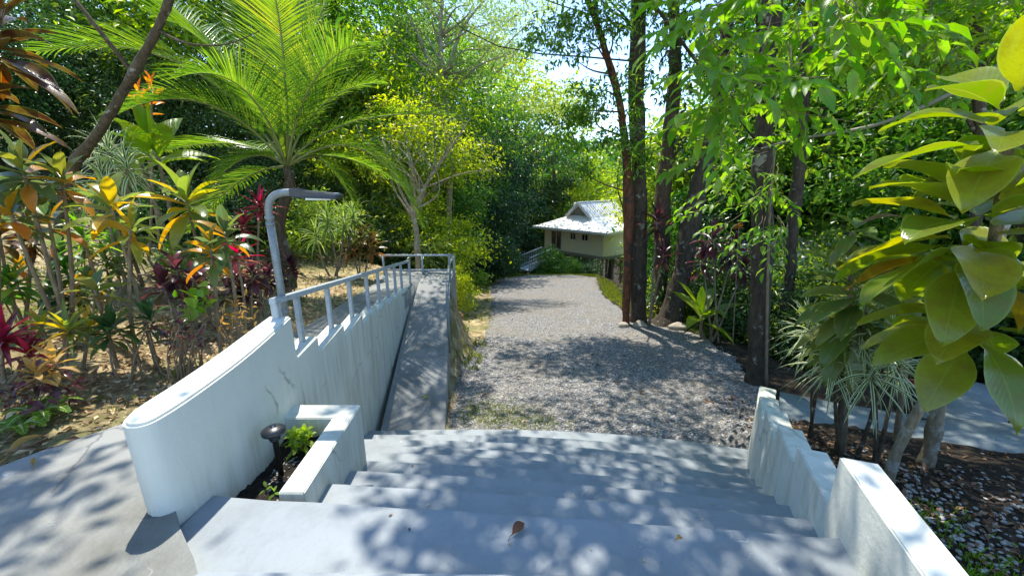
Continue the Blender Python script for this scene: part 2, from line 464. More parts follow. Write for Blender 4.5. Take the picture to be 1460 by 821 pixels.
M['pebble'] = plain('white_pebble', (.34, .335, .30), .7, var=.4, scale=30)
M['deadleaf'] = leafmat('dead_leaf_brown', [(0, (.05, .022, .012)), (.5, (.085, .036, .018)), (1, (.13, .06, .025))], .1, .6)
M['litter'] = leafmat('leaf_litter', [(0, (.07, .045, .025)), (.35, (.22, .15, .07)), (.7, (.42, .34, .18)), (1, (.55, .50, .32))], .15, .75, gain=1.0)
M['coconut'] = plain('brown_coconut_husk', (.22, .12, .04), .85, var=.3)
M['bark_dark'] = barkmat('dark_mottled_bark', (.022, .018, .013), (.075, .06, .04), (.30, .29, .23), .61, 5)
M['bark_red'] = barkmat('red_peeling_bark', (.030, .020, .013), (.17, .062, .028), (.06, .05, .04), .53, 5)
M['bark_palm'] = barkmat('brown_palm_bark', (.035, .026, .016), (.10, .072, .045), (.20, .19, .15), .60, 6)
M['bark_pale'] = barkmat('pale_lichen_bark', (.13, .10, .06), (.30, .25, .16), (.46, .44, .36), .55, 9)
M['bark_moss'] = barkmat('mossy_brown_bark', (.035, .028, .018), (.11, .085, .05), (.34, .33, .27), .60, 7)
M['stem'] = barkmat('cane_stem_bark', (.10, .075, .045), (.24, .19, .12))
M['vine'] = plain('grey_vine_bark', (.30, .28, .22), .85)
# foliage
M['lf_dark'] = leafmat('dark_green_leaf', [(0, (.012, .036, .010)), (.6, (.026, .066, .016)), (1, (.055, .11, .024))], .22, .40, .5)
M['lf_mid'] = leafmat('mid_green_leaf', [(0, (.028, .08, .011)), (.6, (.06, .145, .018)), (1, (.13, .21, .028))], .42, .36, .6)
M['lf_bright'] = leafmat('yellow_green_leaf', [(0, (.06, .13, .012)), (.6, (.12, .21, .018)), (1, (.22, .28, .03))], .48, .42, .6)
M['lf_pale'] = leafmat('pale_feathery_leaf', [(0, (.06, .12, .03)), (.6, (.10, .17, .04)), (1, (.17, .23, .06))], .45, .5, .3)
M['lf_fresh'] = leafmat('fresh_green_leaf', [(0, (.05, .16, .012)), (.6, (.085, .23, .018)), (1, (.16, .31, .035))], .50, .35, kind='broad')
M['lf_palm'] = leafmat('palm_leaflet', [(0, (.045, .11, .014)), (.6, (.085, .17, .02)), (1, (.16, .23, .028))], .42, .26, spec=.7)
M['lf_palm_yellow'] = leafmat('yellow_palm_leaflet', [(0, (.08, .16, .012)), (.7, (.14, .22, .018)), (1, (.21, .25, .02))], .45, .3)
M['rachis'] = plain('palm_rachis', (.20, .22, .06), .5)
M['lf_ti_green'] = leafmat('ti_green_orange_leaf', [(0, (.025, .06, .025)), (.55, (.055, .11, .04)), (.74, (.12, .16, .025)), (.86, (.30, .17, .02)), (1, (.34, .11, .015))], .38, .28, kind='broad', spec=.5)
M['lf_ti_yellow'] = leafmat('ti_yellow_leaf', [(0, (.05, .11, .03)), (.4, (.12, .19, .03)), (.75, (.24, .24, .022)), (1, (.40, .20, .015))], .45, .28, kind='broad', spec=.5)
M['lf_ti_red'] = leafmat('ti_crimson_leaf', [(0, (.06, .012, .016)), (.5, (.16, .018, .03)), (.8, (.34, .03, .06)), (1, (.10, .10, .03))], .38, .28, spec=.5)
M['lf_ti_purple'] = leafmat('ti_dark_purple_leaf', [(0, (.018, .012, .014)), (.5, (.05, .018, .022)), (.85, (.10, .03, .035)), (1, (.05, .06, .02))], .3, .28, spec=.5)
M['lf_ti_maroon'] = leafmat('ti_maroon_leaf', [(0, (.035, .012, .010)), (.5, (.07, .022, .012)), (.85, (.14, .06, .012)), (1, (.22, .04, .02))], .3, .28, kind='broad', spec=.5, gain=.8)
M['lf_big'] = leafmat('broad_olive_leaf', [(0, (.085, .17, .014)), (.45, (.15, .24, .016)), (.85, (.26, .29, .02)), (1, (.30, .17, .025))], .42, .26, kind='broad', spec=.7, gain=1.0)
M['lf_big2'] = leafmat('broad_dull_green_leaf', [(0, (.04, .09, .02)), (.5, (.08, .14, .028)), (.85, (.12, .15, .04)), (1, (.13, .06, .035))], .34, .26, kind='broad', spec=.5)
M['lf_stripe'] = leafmat('striped_strap_leaf', [(0, (.03, .085, .02)), (1, (.07, .14, .03))], .32, .35, kind='striped')
M['lf_banana'] = leafmat('banana_leaf', [(0, (.07, .17, .012)), (1, (.15, .26, .02))], .48, .35, kind='broad')
M['lf_brown'] = leafmat('withered_leaf', [(0, (.20, .11, .03)), (1, (.42, .27, .08))], .35, .5, kind='broad')
M['flower'] = leafmat('orange_bract', [(0, (.55, .10, .01)), (1, (.75, .22, .02))], .3, .4)
M['lf_grass'] = leafmat('grass_blade', [(0, (.06, .11, .015)), (.6, (.12, .18, .025)), (1, (.26, .27, .06))], .4, .5)

# ------------------------------------------------------------------ terrain
RW = np.array([(1.36, .95), (1.43, 1.2), (1.53, 1.47), (1.62, 1.74), (1.72, 2.0), (1.81, 2.26), (1.93, 2.52), (2.07, 2.79), (2.21, 3.11), (2.41, 3.45), (2.68, 3.82)])
STEPS_R = RW[2:]                                   # right end of every step edge
def ss(x, a, b):
    t = np.clip((x - a) / (b - a), 0, 1); return t * t * (3 - 2 * t)
def path_z(y): return .05 - .0905 * np.clip(y - 2, 0, 6.4)
def drive_edge_r(y): return np.interp(y, [4.4, 6, 7.5, 9, 10.5, 12, 16, 22, 27, 40], [5.3, 4.9, 5.0, 5.0, 4.8, 4.2, 4.1, 4.6, 6.2, 9])
def ground(x, y):
    x = np.asarray(x, float); y = np.asarray(y, float)
    zd = -1.485 - .12 * np.clip(y - 4.4, 0, 6) - .15 * np.clip(y - 10.4, 0, 16.6) - .30 * np.clip(y - 27, 0, 22)
    zd = zd + .42 * np.clip(y - 85, 0, 60)
    zd = zd - .38 * np.clip(x - drive_edge_r(y), 0, 9) * ss(y, 5.6, 7.5)
    zr = -.22 - .32 * np.clip(y - 1, 0, 4.2) - .06 * np.clip(x - 2, 0, 3) + .18 * np.clip(x - 9, 0, 30)
    zl = path_z(y) - .02 - .10 * np.clip(y - 8.4, 0, 40) + .16 * np.clip(-2.85 - x, 0, 4.5) + .36 * np.clip(-7.35 - x, 0, 14)
    a = np.interp(y, [4.4, 8.4, 10, 13, 18, 30], [-1.75, -1.5, -2.8, -7, -9, -12]); b = np.interp(y, [4.4, 8.4, 10, 13, 18, 30], [-1.2, -.85, -1.0, -2.2, -3.2, -5])
    z = zl + (zd - zl) * ss(x, a, b)
    rx = np.interp(y, RW[:, 1], RW[:, 0])
    wr = ss(x, rx + .0, rx + .15) * (1 - ss(y, 4.0, 5.6))
    far = ss(x, 4.2, 5.2) * ss(y, 4.0, 5.0) * (1 - ss(y, 5.6, 7.5))
    return z + (zr - z) * np.maximum(wr, far)
def gz(x, y): return float(ground(x, y))

def drive_rows(y):
    l = np.interp(y, [3.6, 4.4, 6.0, 7.2, 8.4, 10, 14, 20, 24, 27.2], [-.83, -.83, -.97, -1.02, -.80, -.65, -.80, -1.1, -.7, 1.2])
    r = np.interp(y, [3.6, 4.4, 5.4, 6.2, 7.5, 9, 10.5, 12, 16, 22, 25, 27.2], [2.6, 3.4, 3.9, 4.25, 4.6, 4.7, 4.35, 3.75, 3.9, 5.0, 5.6, 4.2])
    return l, r

def axis(lo, hi, f0, f1, fine, grow=1.18):
    a = list(np.arange(f0, f1 + 1e-6, fine)); s = fine; v = f1
    while v < hi: s *= grow; v += s; a.append(v)
    s = fine; v = f0
    while v > lo: s *= grow; v -= s; a.insert(0, v)
    return np.array(a)
gx, gy = axis(-90, 90, -7, 8.5, .1), axis(-8, 230, .3, 13, .1)
X, Y = np.meshgrid(gx, gy)
Zg = ground(X, Y)
Zg += (rng.random(Zg.shape) - .5) * .03 + .03 * np.sin(X * 1.7 + Y * .9) * np.cos(Y * 1.3 - X * .4)
L_, R_ = drive_rows(np.clip(Y, 3.6, 27.2))
ins = (X > L_ + .05) & (X < R_ - .05) & (Y > 3.4) & (Y < 27)
Zg = np.where(ins, Zg - .12, Zg)
# dug out under stairs, planter, walls and ramp
inst = (X > np.interp(Y, [2.7, 4.4], [-1.72, -1.88]) - .0) & (X < np.interp(Y, RW[:, 1], RW[:, 0]) + .02) & (Y < 4.4)
Zg = np.where(inst, np.minimum(Zg, -1.6), Zg)
inr = (X > np.interp(Y, [4.2, 8.4], [-1.9, -2.33])) & (X < np.interp(Y, [4.2, 8.4], [-.9, -1.45])) & (Y > 4.2) & (Y < 8.4)
Zg = np.where(inr, np.minimum(Zg, np.interp(Y, [4.4, 8.4], [-1.7, -.9])), Zg)
pl_l, pl_r = np.interp(Y, [1.0, 1.4, 1.86, 2.32, 2.8, 4.7, 8.9], [-3.45, -3.15, -2.86, -2.60, -2.52, -2.64, -3.0]), np.interp(Y, [1.2, 8.6], [-1.8, -2.2])
inp = (X > pl_l + .06) & (X < pl_r + .1) & (Y < 8.6)
Zg = np.where(inp, np.minimum(Zg, path_z(Y) - .12), Zg)
nx, ny = len(gx), len(gy)
ii = (np.arange(ny - 1)[:, None] * nx + np.arange(nx - 1)[None]).ravel()
ground_o = link('ground', mesh_np('ground', np.stack([X, Y, Zg], -1).reshape(-1, 3), np.stack([ii, ii + 1, ii + nx + 1, ii + nx], 1), True), M['mulch'])
tag(ground_o, 'sloping garden ground of brown mulch and dry grass', 'ground', kind='structure')

def sheet(name, rows, edge, mat, lift, label, cat, ncol=36, wob=.05, zf=None):
    V, T = [], []
    for i, y in enumerate(rows):
        l, r = edge(y)
        l += wob * math.sin(y * 5.1) * .6 + wob * (rng.random() - .5); r += wob * math.sin(y * 4.3 + 1) + wob * (rng.random() - .5) * 2
        for j in range(ncol + 1):
            x = l + (r - l) * j / ncol
            z = (zf(x, y) if zf else gz(x, y)) + lift
            if 0 < j < ncol: z += (rng.random() - .5) * .012 * (1 if wob else 0)
            else: z -= .05
            V.append((x, y, z))
    n = ncol + 1
    for i in range(len(rows) - 1):
        for j in range(ncol):
            a = i * n + j; T.append((a, a + 1, a + n + 1, a + n))
    o = link(name, mesh_np(name, V, T, True), mat)
    return tag(o, label, cat, kind='structure')
sheet('driveway', np.concatenate([np.arange(3.55, 12, .12), np.arange(12, 27.3, .3)]), drive_rows, M['gravel'], .012,
      'grey gravel drive running down from the stairs to the white roofed house', 'driveway', 44, .08)

# ------------------------------------------------------------------ left concrete path behind the wall
def lp_edge(y): return float(np.interp(y, [1.0, 1.4, 1.86, 2.32, 2.8, 4.7, 8.9], [-3.45, -3.15, -2.86, -2.60, -2.52, -2.64, -3.0])), float(np.interp(y, [0.9, 1.27, 1.57, 2.8, 8.9], [-.95, -1.30, -1.66, -1.75, -2.1]))
V, T = [], []
rows = np.concatenate([np.arange(-.6, .9, .25), np.arange(.9, 1.9, .1), np.arange(2, 8.95, .3)])
for y in rows:
    l, r = lp_edge(y); z = float(path_z(y)) + .02
    V += [(l, y, z - .16), (l, y, z), (l + .02, y, z + .006), (r, y, z + .006), (r, y, z - .3)]
for i in range(len(rows) - 1):
    for j in range(4): a = i * 5 + j; T.append((a, a + 1, a + 6, a + 5))
tag(link('garden_path', mesh_np('garden_path', V, T, False), M['slab']), 'stained grey concrete path descending behind the white wall', 'path', kind='structure')

ja, jb = at(-20, 792, 1.36), at(214, 716, 1.62)
tag(link('path_joint', boxmesh('path_joint', [bar_corners((ja.x - .3, ja.y - .10, .066), (-1.76, 1.60, .072), .006, .008)], 0), M['slabjoint']), 'dark joint between two slabs of the left concrete path', 'path joint', kind='structure')
# ------------------------------------------------------------------ stairs
stairs = empty('garden_stairs', (0, 1.6, -1.485), 'wide pale grey painted concrete stairs descending to the gravel', 'stairs')
RISE = .165
def edge_pts(k, n=14):
    """front edge of step k, left to right"""
    yl = 1.74 + .305 * k; xl = -1.75
    xr, yr = STEPS_R[k]; xr += .05
    pts = []
    for i in range(n + 1):
        t = i / n; x = xl + (xr - xl) * t
        bul = (.012 + .022 * k) * 4 * t * (1 - t) * (.75 + .5 * t)
        pts.append((x, yl + (yr - yl) * t + bul + .004 * math.sin(i * 2.3 + k)))
    return pts
land = [(-1.5, -.6), (1.9, -.6), (1.60, 1.13), (1.2, 1.15), (0, 1.168), (-1.19, 1.18), (-1.24, 1.14)]
link('step', prism('step', land, -.3, RISE, .012), M['tread'], stairs)
prev = [(-1.62, -.5), (2.0, -.5)]
for k in range(9):
    e = edge_pts(k)
    if k == 0: e = [(-1.60, 1.74)] + [p for p in e if p[0] > -1.55]
    back = [(e[0][0], (1.1 if k == 0 else e[0][1] - .42)), (e[-1][0], e[-1][1] - .42)]
    out = [back[0], back[1]] + e[::-1]
    z = -RISE * k
    link('step', prism('step', out, z - RISE - (.2 if k == 8 else 0), z - .0015 * (k % 2), .010), M['tread'], stairs)

# ------------------------------------------------------------------ left wall with stepped top
lw = empty('parapet_wall', (-1.7, 2.7, 0), 'long white left parapet wall, curved near end, top falling in saw-tooth steps', 'wall')
inner = [(-1.70, 1.515), (-1.65, 1.522), (-1.608, 1.575), (-1.582, 1.76), (-1.575, 2.10), (-1.600, 2.45), (-1.637, 2.76)]
outer = [(-1.80, 2.76), (-1.787, 2.48), (-1.768, 2.13), (-1.768, 1.85), (-1.778, 1.68), (-1.768, 1.585), (-1.738, 1.532)]
i2 = [tuple(p[:2]) for p in spline(inner, 22)]; o2 = [tuple(p[:2]) for p in spline(outer, 22)]
link('end_block', prism('end_block', i2 + o2, -1.7, lambda x, y: .565 + .065 * (y - 1.5), .012), M['white'], lw)
A_, B_ = Vector((-1.635, 2.76)), Vector((-2.11, 8.4))
wd = (B_ - A_).normalized(); wn = Vector((wd.y, -wd.x))      # to the right
def wall_pt(px, py):
    """where the sight line meets the wall's inner face"""
    a = at(px, py, 1.0) - Vector((0, 0, CAM_H)); dx, dy = B_ - A_
    t = (A_.x * dy - A_.y * dx) / (a.x * dy - a.y * dx)
    return Vector((0, 0, CAM_H)) + a * t
tz = [.345, .19, .06, -.06, -.155, -.235, -.32, -.39, -.455, -.52]
ty = [2.76, 3.14, 3.75, 4.40, 5.10, 5.72, 6.30, 6.90, 7.50, 8.00, 8.45]
tz[0] = round(wall_pt(453, 479).z, 3)
for k, (px, py) in enumerate([(453, 479), (490, 462), (516.5, 447), (538, 436), (552, 427), (563, 421), (573, 415), (581, 409), (592, 404)]):
    q = wall_pt(px, py); tz[k] = q.z; ty[k + 1] = q.y
ty, tz = ty[:10], tz[:9]
teeth = []
def wl(y):
    t = (y - A_.y) / (B_.y - A_.y); p = A_ + (B_ - A_) * t; return p
for k in range(9):
    p, q = wl(ty[k] + (.001 if k == 0 else 0)), wl(ty[k + 1]); w = .155
    teeth.append([(p.x, p.y), (q.x, q.y), (q.x - wn.x * w, q.y - wn.y * w), (p.x - wn.x * w, p.y - wn.y * w)])
bm = bmesh.new()
# one continuous stepped body: side profile extruded across the thickness
prof = [(ty[0] + .002, -1.75)]
for k in range(9): prof += [(ty[k] + (.002 if k == 0 else 0), tz[k] - .01 if k == 0 else tz[k - 1] - .15 + .006 * k), (ty[k + 1], tz[k])]
prof += [(ty[9], -1.75)]
fa, fb = [], []
for y, z in prof:
    p = wl(y); fa.append(bm.verts.new((p.x, p.y, z))); fb.append(bm.verts.new((p.x - wn.x * .155, p.y - wn.y * .155, z)))
bm.faces.new(fa); bm.faces.new(fb[::-1])
for i in range(len(prof)): j = (i + 1) % len(prof); bm.faces.new((fa[i], fb[i], fb[j], fa[j]))
bmesh.ops.recalc_face_normals(bm, faces=bm.faces)
bmesh.ops.bevel(bm, geom=list(bm.edges), offset=.007, segments=2, affect='EDGES', clamp_overlap=True)
me = bpy.data.meshes.new('stepped_section'); bm.to_mesh(me); bm.free()
link('stepped_section', masonry(me), M['white'], lw)

# railing on that wall
rl = empty('wall_railing', (-1.75, 2.4, .6), 'grey painted railing of square posts standing on the saw-tooth wall', 'railing')
rp = []
for (px, py) in [(389, 430), (415, 420), (455, 407), (500, 393), (545, 382), (589, 372)]:
    q = wall_pt(px, py); rp.append(q - Vector((wn.x, wn.y, 0)) * .085)
rp[0] = at(388, 430, 2.70)
for i in range(len(rp) - 1): pass
rp = [rp[0], rp[5]]
link('top_rail', boxmesh('top_rail', [bar_corners(rp[0], rp[1], .05, .045)], .004), M['rail'], rl)
def rail_z(y):
    return float(np.interp(y, [p.y for p in rp], [p.z for p in rp]))
for k in range(9):
    for yy in [ty[k + 1] - .10]:
        p = wl(yy) - wn * .085
        link('post', boxmesh('post', [(p.x - .02, p.y - .02, tz[k] - .03, p.x + .02, p.y + .02, rail_z(yy) - .02)], .003), M['rail'], rl)
p = Vector((rp[0].x, rp[0].y + .03))
link('post', boxmesh('post', [(p.x - .025, p.y - .025, .0, p.x + .025, p.y + .025, rp[0].z - .01)], .003), M['rail'], rl)

# ------------------------------------------------------------------ right wall with stepped top
rw = empty('stepped_wall', (1.6, 1.6, -.3), 'white right stair wall descending in five notched steps', 'wall')
RWF = np.polyfit(RW[:, 1], RW[:, 0], 3)
def rw_in(y): return float(np.polyval(RWF, y))
def rw_out(y):
    d = .02; nx_, ny_ = 1.0, -(rw_in(y + d) - rw_in(y - d)) / (2 * d); l = math.hypot(nx_, ny_)
    return rw_in(y) + .15 * nx_ / l, y + .15 * ny_ / l
cols_ = []
for (y0, y1, zt) in [(1.0, 1.615, .33), (1.615, 2.06, .05), (2.06, 2.46, -.075), (2.46, 2.88, -.20), (2.88, 3.33, -.345), (3.33, 3.80, -.50)]:
    cols_ += [(y, zt) for y in np.linspace(y0, y1, 6)]
bm = bmesh.new(); cv = []
for y, zt in cols_:
    xo, yo = rw_out(y); xi = rw_in(y)
    cv.append([bm.verts.new(q) for q in ((xi, y, -1.75), (xi, y, zt), (xo, yo, zt), (xo, yo, -1.75))])
for a, b in zip(cv[:-1], cv[1:]):
    if abs(a[0].co.y - b[0].co.y) < 1e-6: bm.faces.new((a[1], b[1], b[2], a[2])); continue
    for k in range(3): bm.faces.new((a[k], b[k], b[k + 1], a[k + 1]))
bm.faces.new(cv[0][::-1]); bm.faces.new(cv[-1])
bmesh.ops.recalc_face_normals(bm, faces=bm.faces)
bmesh.ops.bevel(bm, geom=[e_ for e_ in bm.edges if len(e_.link_faces) == 2 and e_.calc_face_angle(0) > R(50)], offset=.007, segments=2, affect='EDGES', clamp_overlap=True)
me = bpy.data.meshes.new('wall_body'); bm.to_mesh(me); bm.free()
link('wall_body', masonry(me), M['white'], rw)

# ------------------------------------------------------------------ planter
pb = empty('planter_box', (-1.3, 2.2, -.6), 'white L-shaped planter box with dark soil against the parapet wall', 'planter')
bm_pts = [(-1.11, 1.742), (-1.13, 2.605), (-1.66, 2.605), (-1.66, 2.43), (-1.265, 2.43), (-1.25, 1.742)]
link('planter_wall', prism('planter_wall', bm_pts, -1.0, .002, .006), M['white'], pb)
so_v = []
sx_, sy_ = np.linspace(-1.66, -1.24, 22), np.linspace(1.70, 2.45, 36)
SX, SY = np.meshgrid(sx_, sy_); SZ = -.16 + .03 * rng.random(SX.shape) - .02 * np.sin(SX * 9) * np.sin(SY * 8)
ii = (np.arange(35)[:, None] * 22 + np.arange(21)[None]).ravel()
link('soil', mesh_np('soil', np.stack([SX, SY, SZ], -1).reshape(-1, 3), np.stack([ii, ii + 1, ii + 23, ii + 22], 1), True), M['soil'], pb)
def pebbles(name, P, rs, mat, label, cat, parent=None):
    ico = bmesh.new(); bmesh.ops.create_icosphere(ico, subdivisions=1, radius=1)
    bv = np.array([v.co[:] for v in ico.verts]); bt = np.array([[v.index for v in f.verts] for f in ico.faces]); ico.free()
    n = len(P); sc = np.stack([rs * rng.uniform(.7, 1.3, n), rs * rng.uniform(.7, 1.3, n), rs * rng.uniform(.4, .7, n)], 1)
    an = rng.uniform(0, 6.28, n); ca, sa = np.cos(an)[:, None], np.sin(an)[:, None]
    B = bv[None] * sc[:, None] * rng.uniform(.8, 1.15, (n, len(bv), 1))
    V = np.stack([B[..., 0] * ca - B[..., 1] * sa, B[..., 0] * sa + B[..., 1] * ca, B[..., 2]], -1) + P[:, None]
    T = bt[None] + (np.arange(n) * len(bv))[:, None, None]
    o = link(name, mesh_np(name, V.reshape(-1, 3), T.reshape(-1, 3), True), mat, parent)
    o['kind'] = 'stuff'
    if label: tag(o, label, cat)
    return o
n = 260
P = np.stack([rng.uniform(-1.5, -1.27, n), rng.uniform(1.75, 2.4, n), np.full(n, -.15)], 1)
pebbles('soil_pebbles', P, rng.uniform(.004, .011, n), M['pebble'], None, None, pb)

# ------------------------------------------------------------------ ramp, landing, rails
V, T = [], []
rys = np.linspace(4.32, 8.55, 16)
def ramp_z(y): return float(np.interp(y, [4.2, 8.4, 10], [-1.50, -.535, -.535]))
def ramp_l(y): return float(np.interp(y, [4.2, 8.4], [-1.66, -2.12]))
def ramp_r(y): return float(np.interp(y, [4.2, 8.4], [-.83, -1.37]))
for y in rys:
    z = ramp_z(y); l, r = ramp_l(y), ramp_r(y)
    V += [(l, y, z), (r - .01, y, z), (r, y, z - .01), (r, y, z - .9)]
for i in range(15):
    for j in range(3): a = i * 4 + j; T.append((a, a + 1, a + 5, a + 4))
tag(link('access_ramp', mesh_np('access_ramp', V, T, False), M['ramp']), 'narrow grey concrete ramp rising beside the white saw-tooth wall', 'ramp', kind='structure')
me = prism('ramp_landing', [(-3.1, 8.56), (ramp_r(8.4), 8.56), (-1.40, 9.6), (-3.15, 9.6)], -1.5, -.537, .01)
tag(link('ramp_landing', me, M['slab']), 'grey concrete landing at the top of the ramp', 'landing', kind='structure')
rr = empty('ramp_handrail', (-1.2, 8.0, -.6), 'thin grey steel handrail around the far ramp landing', 'handrail')
def rod(name, pts, r, mat, parent, sides=8):
    g = Geo(); tube(g, [(*p, r) for p in pts], 0, sides); return g.build(name, mat, parent)
cor = Vector((-1.40, 9.3, -.53)); cl = Vector((-3.1, 9.3, -.53))
topz = at(640, 364, 9.3).z
rod('top_rail', [(cl.x, cl.y, topz), (cor.x, cor.y, topz)], .026, M['rail'], rr)
rod('mid_rail', [(cl.x, cl.y, topz - .36), (cor.x, cor.y, topz - .36)], .022, M['rail'], rr)
for x in (cl.x, (cl.x * .45 + cor.x * .55), cor.x):
    rod('post', [(x, 9.3, -.6), (x, 9.3, topz)], .026, M['rail'], rr)
e1 = Vector((ramp_r(4.4) - .03, 4.5, -1.44))
k2 = at(639, 480, 6.6)
rod('side_rail', [(cor.x, 9.3, topz), (ramp_r(8.3) + .01, 8.2, topz - .02), (ramp_r(6.4) + .012, 6.4, ramp_z(6.4) + .70)], .026, M['galv'], rr)
rod('side_rail', [(cor.x, 9.3, topz - .36), (ramp_r(8.3) + .01, 8.2, topz - .40), (ramp_r(6.4) + .012, 6.4, ramp_z(6.4) + .36)], .022, M['galv'], rr)
for y in (8.2, 6.4):
    rod('post', [(ramp_r(y) + .012, y, ramp_z(y) - .3), (ramp_r(y) + .012, y, ramp_z(y) + (.70 if y < 7 else .73))], .026, M['galv'], rr)

# ------------------------------------------------------------------ lamp post on the wall
lp = empty('wall_lamp', (-1.745, 2.86, .55), 'small galvanised gooseneck street lamp fixed behind the white parapet wall', 'lamp')
g = Geo()
pp = [(-1.745, 2.86, .1, .027), (-1.745, 2.86, 1.0, .027), (-1.745, 2.86, 1.33, .027)]
tube(g, pp, 0, 14); g.build('pole', M['galv'], lp)
g = Geo()
tube(g, [(-1.745, 2.86, 1.33, .0255), (-1.742, 2.86, 1.41, .0255), (-1.722, 2.86, 1.475, .0255), (-1.675, 2.86, 1.517, .0255), (-1.61, 2.86, 1.532, .0255), (-1.535, 2.86, 1.533, .0255)], 20, 14)
g.build('curved_arm', M['galv'], lp)
for z in (1.30, 1.345):
    g = Geo(); tube(g, [(-1.745, 2.86, z, .0305), (-1.745, 2.86, z + .022, .0305)], 0, 14); g.build('collar', M['galv'], lp)
g = Geo(); tube(g, [(-1.745, 2.86, .64, .034), (-1.745, 2.86, .66, .034)], 0, 14); g.build('collar', M['galv'], lp)
hd = link('lamp_head', boxmesh('lamp_head', [[(-1.56, 2.82, 1.500), (-1.22, 2.79, 1.488), (-1.22, 2.93, 1.488), (-1.56, 2.90, 1.500), (-1.56, 2.82, 1.558), (-1.22, 2.80, 1.524), (-1.22, 2.92, 1.524), (-1.56, 2.90, 1.558)],
                                             (-1.57, 2.835, 1.505, -1.48, 2.885, 1.562)], .007, 3), M['dgrey'], lp)
link('lens', boxmesh('lens', [(-1.45, 2.815, 1.481, -1.27, 2.905, 1.497)], .004), M['lens'], hd)
g = Geo(); tube(g, [(-1.245, 2.86, 1.519, .02), (-1.245, 2.86, 1.530, .018)], 0, 12); g.build('sensor', M['lens'], hd)

# ------------------------------------------------------------------ solar bollard in the planter
bl = empty('garden_light', (-1.46, 2.03, -.15), 'black mushroom-capped garden light standing in the planter soil', 'garden light')
bc = at(391, 625, 2.03)
bx, by = -1.245, 2.0
bx = at(391, 620, 2.06).x; by = 2.06; topz_ = at(391, 612, 2.06).z
bl.location = (bx, by, -.15)
def lathe(geo, cx, cy_, prof_, sides=20):
    tube(geo, [(cx, cy_, z, r) for z, r in prof_], 0, sides)
g = Geo(); lathe(g, bx, by, [(-.2, .017), (topz_ - .07, .017), (topz_ - .069, .03), (topz_ - .058, .03)]); g.build('stake', M['black'], bl)
g = Geo(); lathe(g, bx, by, [(topz_ - .024, .060), (topz_ - .020, .066), (topz_ - .002, .066), (topz_ + .010, .052), (topz_ + .020, .026), (topz_ + .022, .001)], 24); cp_ = g.build('cap', M['black'], bl)
g = Geo(); lathe(g, bx, by, [(topz_ + .0205, .022), (topz_ + .0235, .021)], 4); g.build('solar_panel', M['solar'], cp_)
g = Geo(); lathe(g, bx, by, [(topz_ - .058, .026), (topz_ - .022, .026)]); g.build('lens', M['lens'], bl)
for i in range(4):
    z = topz_ - .056 + .009 * i
    g = Geo(); lathe(g, bx, by, [(z, .0275), (z + .0015, .033), (z + .004, .033), (z + .005, .0275)]); g.build('louvre_ring', M['black'], bl)

# ------------------------------------------------------------------ the house below the drive
HC, hu, hv = Vector((7.77, 32.0)), Vector((-.711, .703)), Vector((.703, .711))
def hp(a, b, z):
    p = HC + hu * a + hv * b; return (p.x, p.y, z)
house = empty('stilt_house', hp(4, 4.5, -7), 'cream stilt house with white double-tier sheet roof at the bottom of the drive', 'house')
EZ, TZ, RZ = -2.46, -1.30, -.12
def poly_mesh(name, faces, thick=0.0):
    bm = bmesh.new()
    for f in faces: bm.faces.new([bm.verts.new(p) for p in f])
    bmesh.ops.remove_doubles(bm, verts=bm.verts, dist=.002)
    bmesh.ops.recalc_face_normals(bm, faces=bm.faces)
    if thick: bmesh.ops.solidify(bm, geom=list(bm.faces), thickness=thick)
    me = bpy.data.meshes.new(name); bm.to_mesh(me); bm.free(); return me
e = [hp(0, 0, EZ), hp(8.2, 0, EZ), hp(8.2, 9, EZ), hp(0, 9, EZ)]
t4 = [hp(3.0, 1.9, TZ), hp(5.1, 1.9, TZ), hp(5.1, 7.4, TZ), hp(3.0, 7.4, TZ)]
link('roof', poly_mesh('roof', [[e[i], e[(i + 1) % 4], t4[(i + 1) % 4], t4[i]] for i in range(4)], .06), M['roof'], house)
ug = [hp(2.7, 1.5, TZ - .10), hp(4.05, 1.45, RZ), hp(5.4, 1.5, TZ - .10)]
ub = [hp(2.7, 7.6, TZ - .10), hp(4.05, 7.65, RZ), hp(5.4, 7.6, TZ - .10)]
up = link('upper_roof', poly_mesh('upper_roof', [[ug[0], ug[1], ub[1], ub[0]], [ug[1], ug[2], ub[2], ub[1]]], .05), M['roof'], house)
ribs = []
for i in range(15):
    b = 1.7 + i * .4
    ribs += [bar_corners(hp(2.68, b, TZ - .07), hp(4.04, b, RZ + .03), .05, .03), bar_corners(hp(5.42, b, TZ - .07), hp(4.06, b, RZ + .03), .05, .03)]
link('roof_seam', boxmesh('roof_seam', ribs, 0), M['roof'], up)
link('ridge_cap', boxmesh('ridge_cap', [bar_corners(hp(4.05, 1.4, RZ + .03), hp(4.05, 7.7, RZ + .03), .22, .06)], .01), M['roof'], up)
link('gable', poly_mesh('gable', [[hp(3.1, 1.95, TZ - .05), hp(4.05, 1.95, RZ - .2), hp(5.0, 1.95, TZ - .05)]], .05), M['wood'], up)
link('bargeboard', boxmesh('bargeboard', [bar_corners(hp(2.7, 1.44, TZ - .13), hp(4.05, 1.39, RZ - .02), .05, .22), bar_corners(hp(5.4, 1.44, TZ - .13), hp(4.05, 1.39, RZ - .02), .05, .22)], .006), M['trim'], up)
fas = [bar_corners(e[i], e[(i + 1) % 4], .06, .20) for i in range(4)]
link('fascia', boxmesh('fascia', fas, .006), M['trim'], house)
FL = -4.55
wallpts = [(.9, .9), (7.4, .9), (7.4, 8.2), (.9, 8.2), (.45, 6.8), (.45, 2.2)]
wo = [hp(a, b, 0)[:2] for a, b in wallpts]
link('wall', prism('wall', wo, FL, EZ + .12, .01), M['housewall'], house)
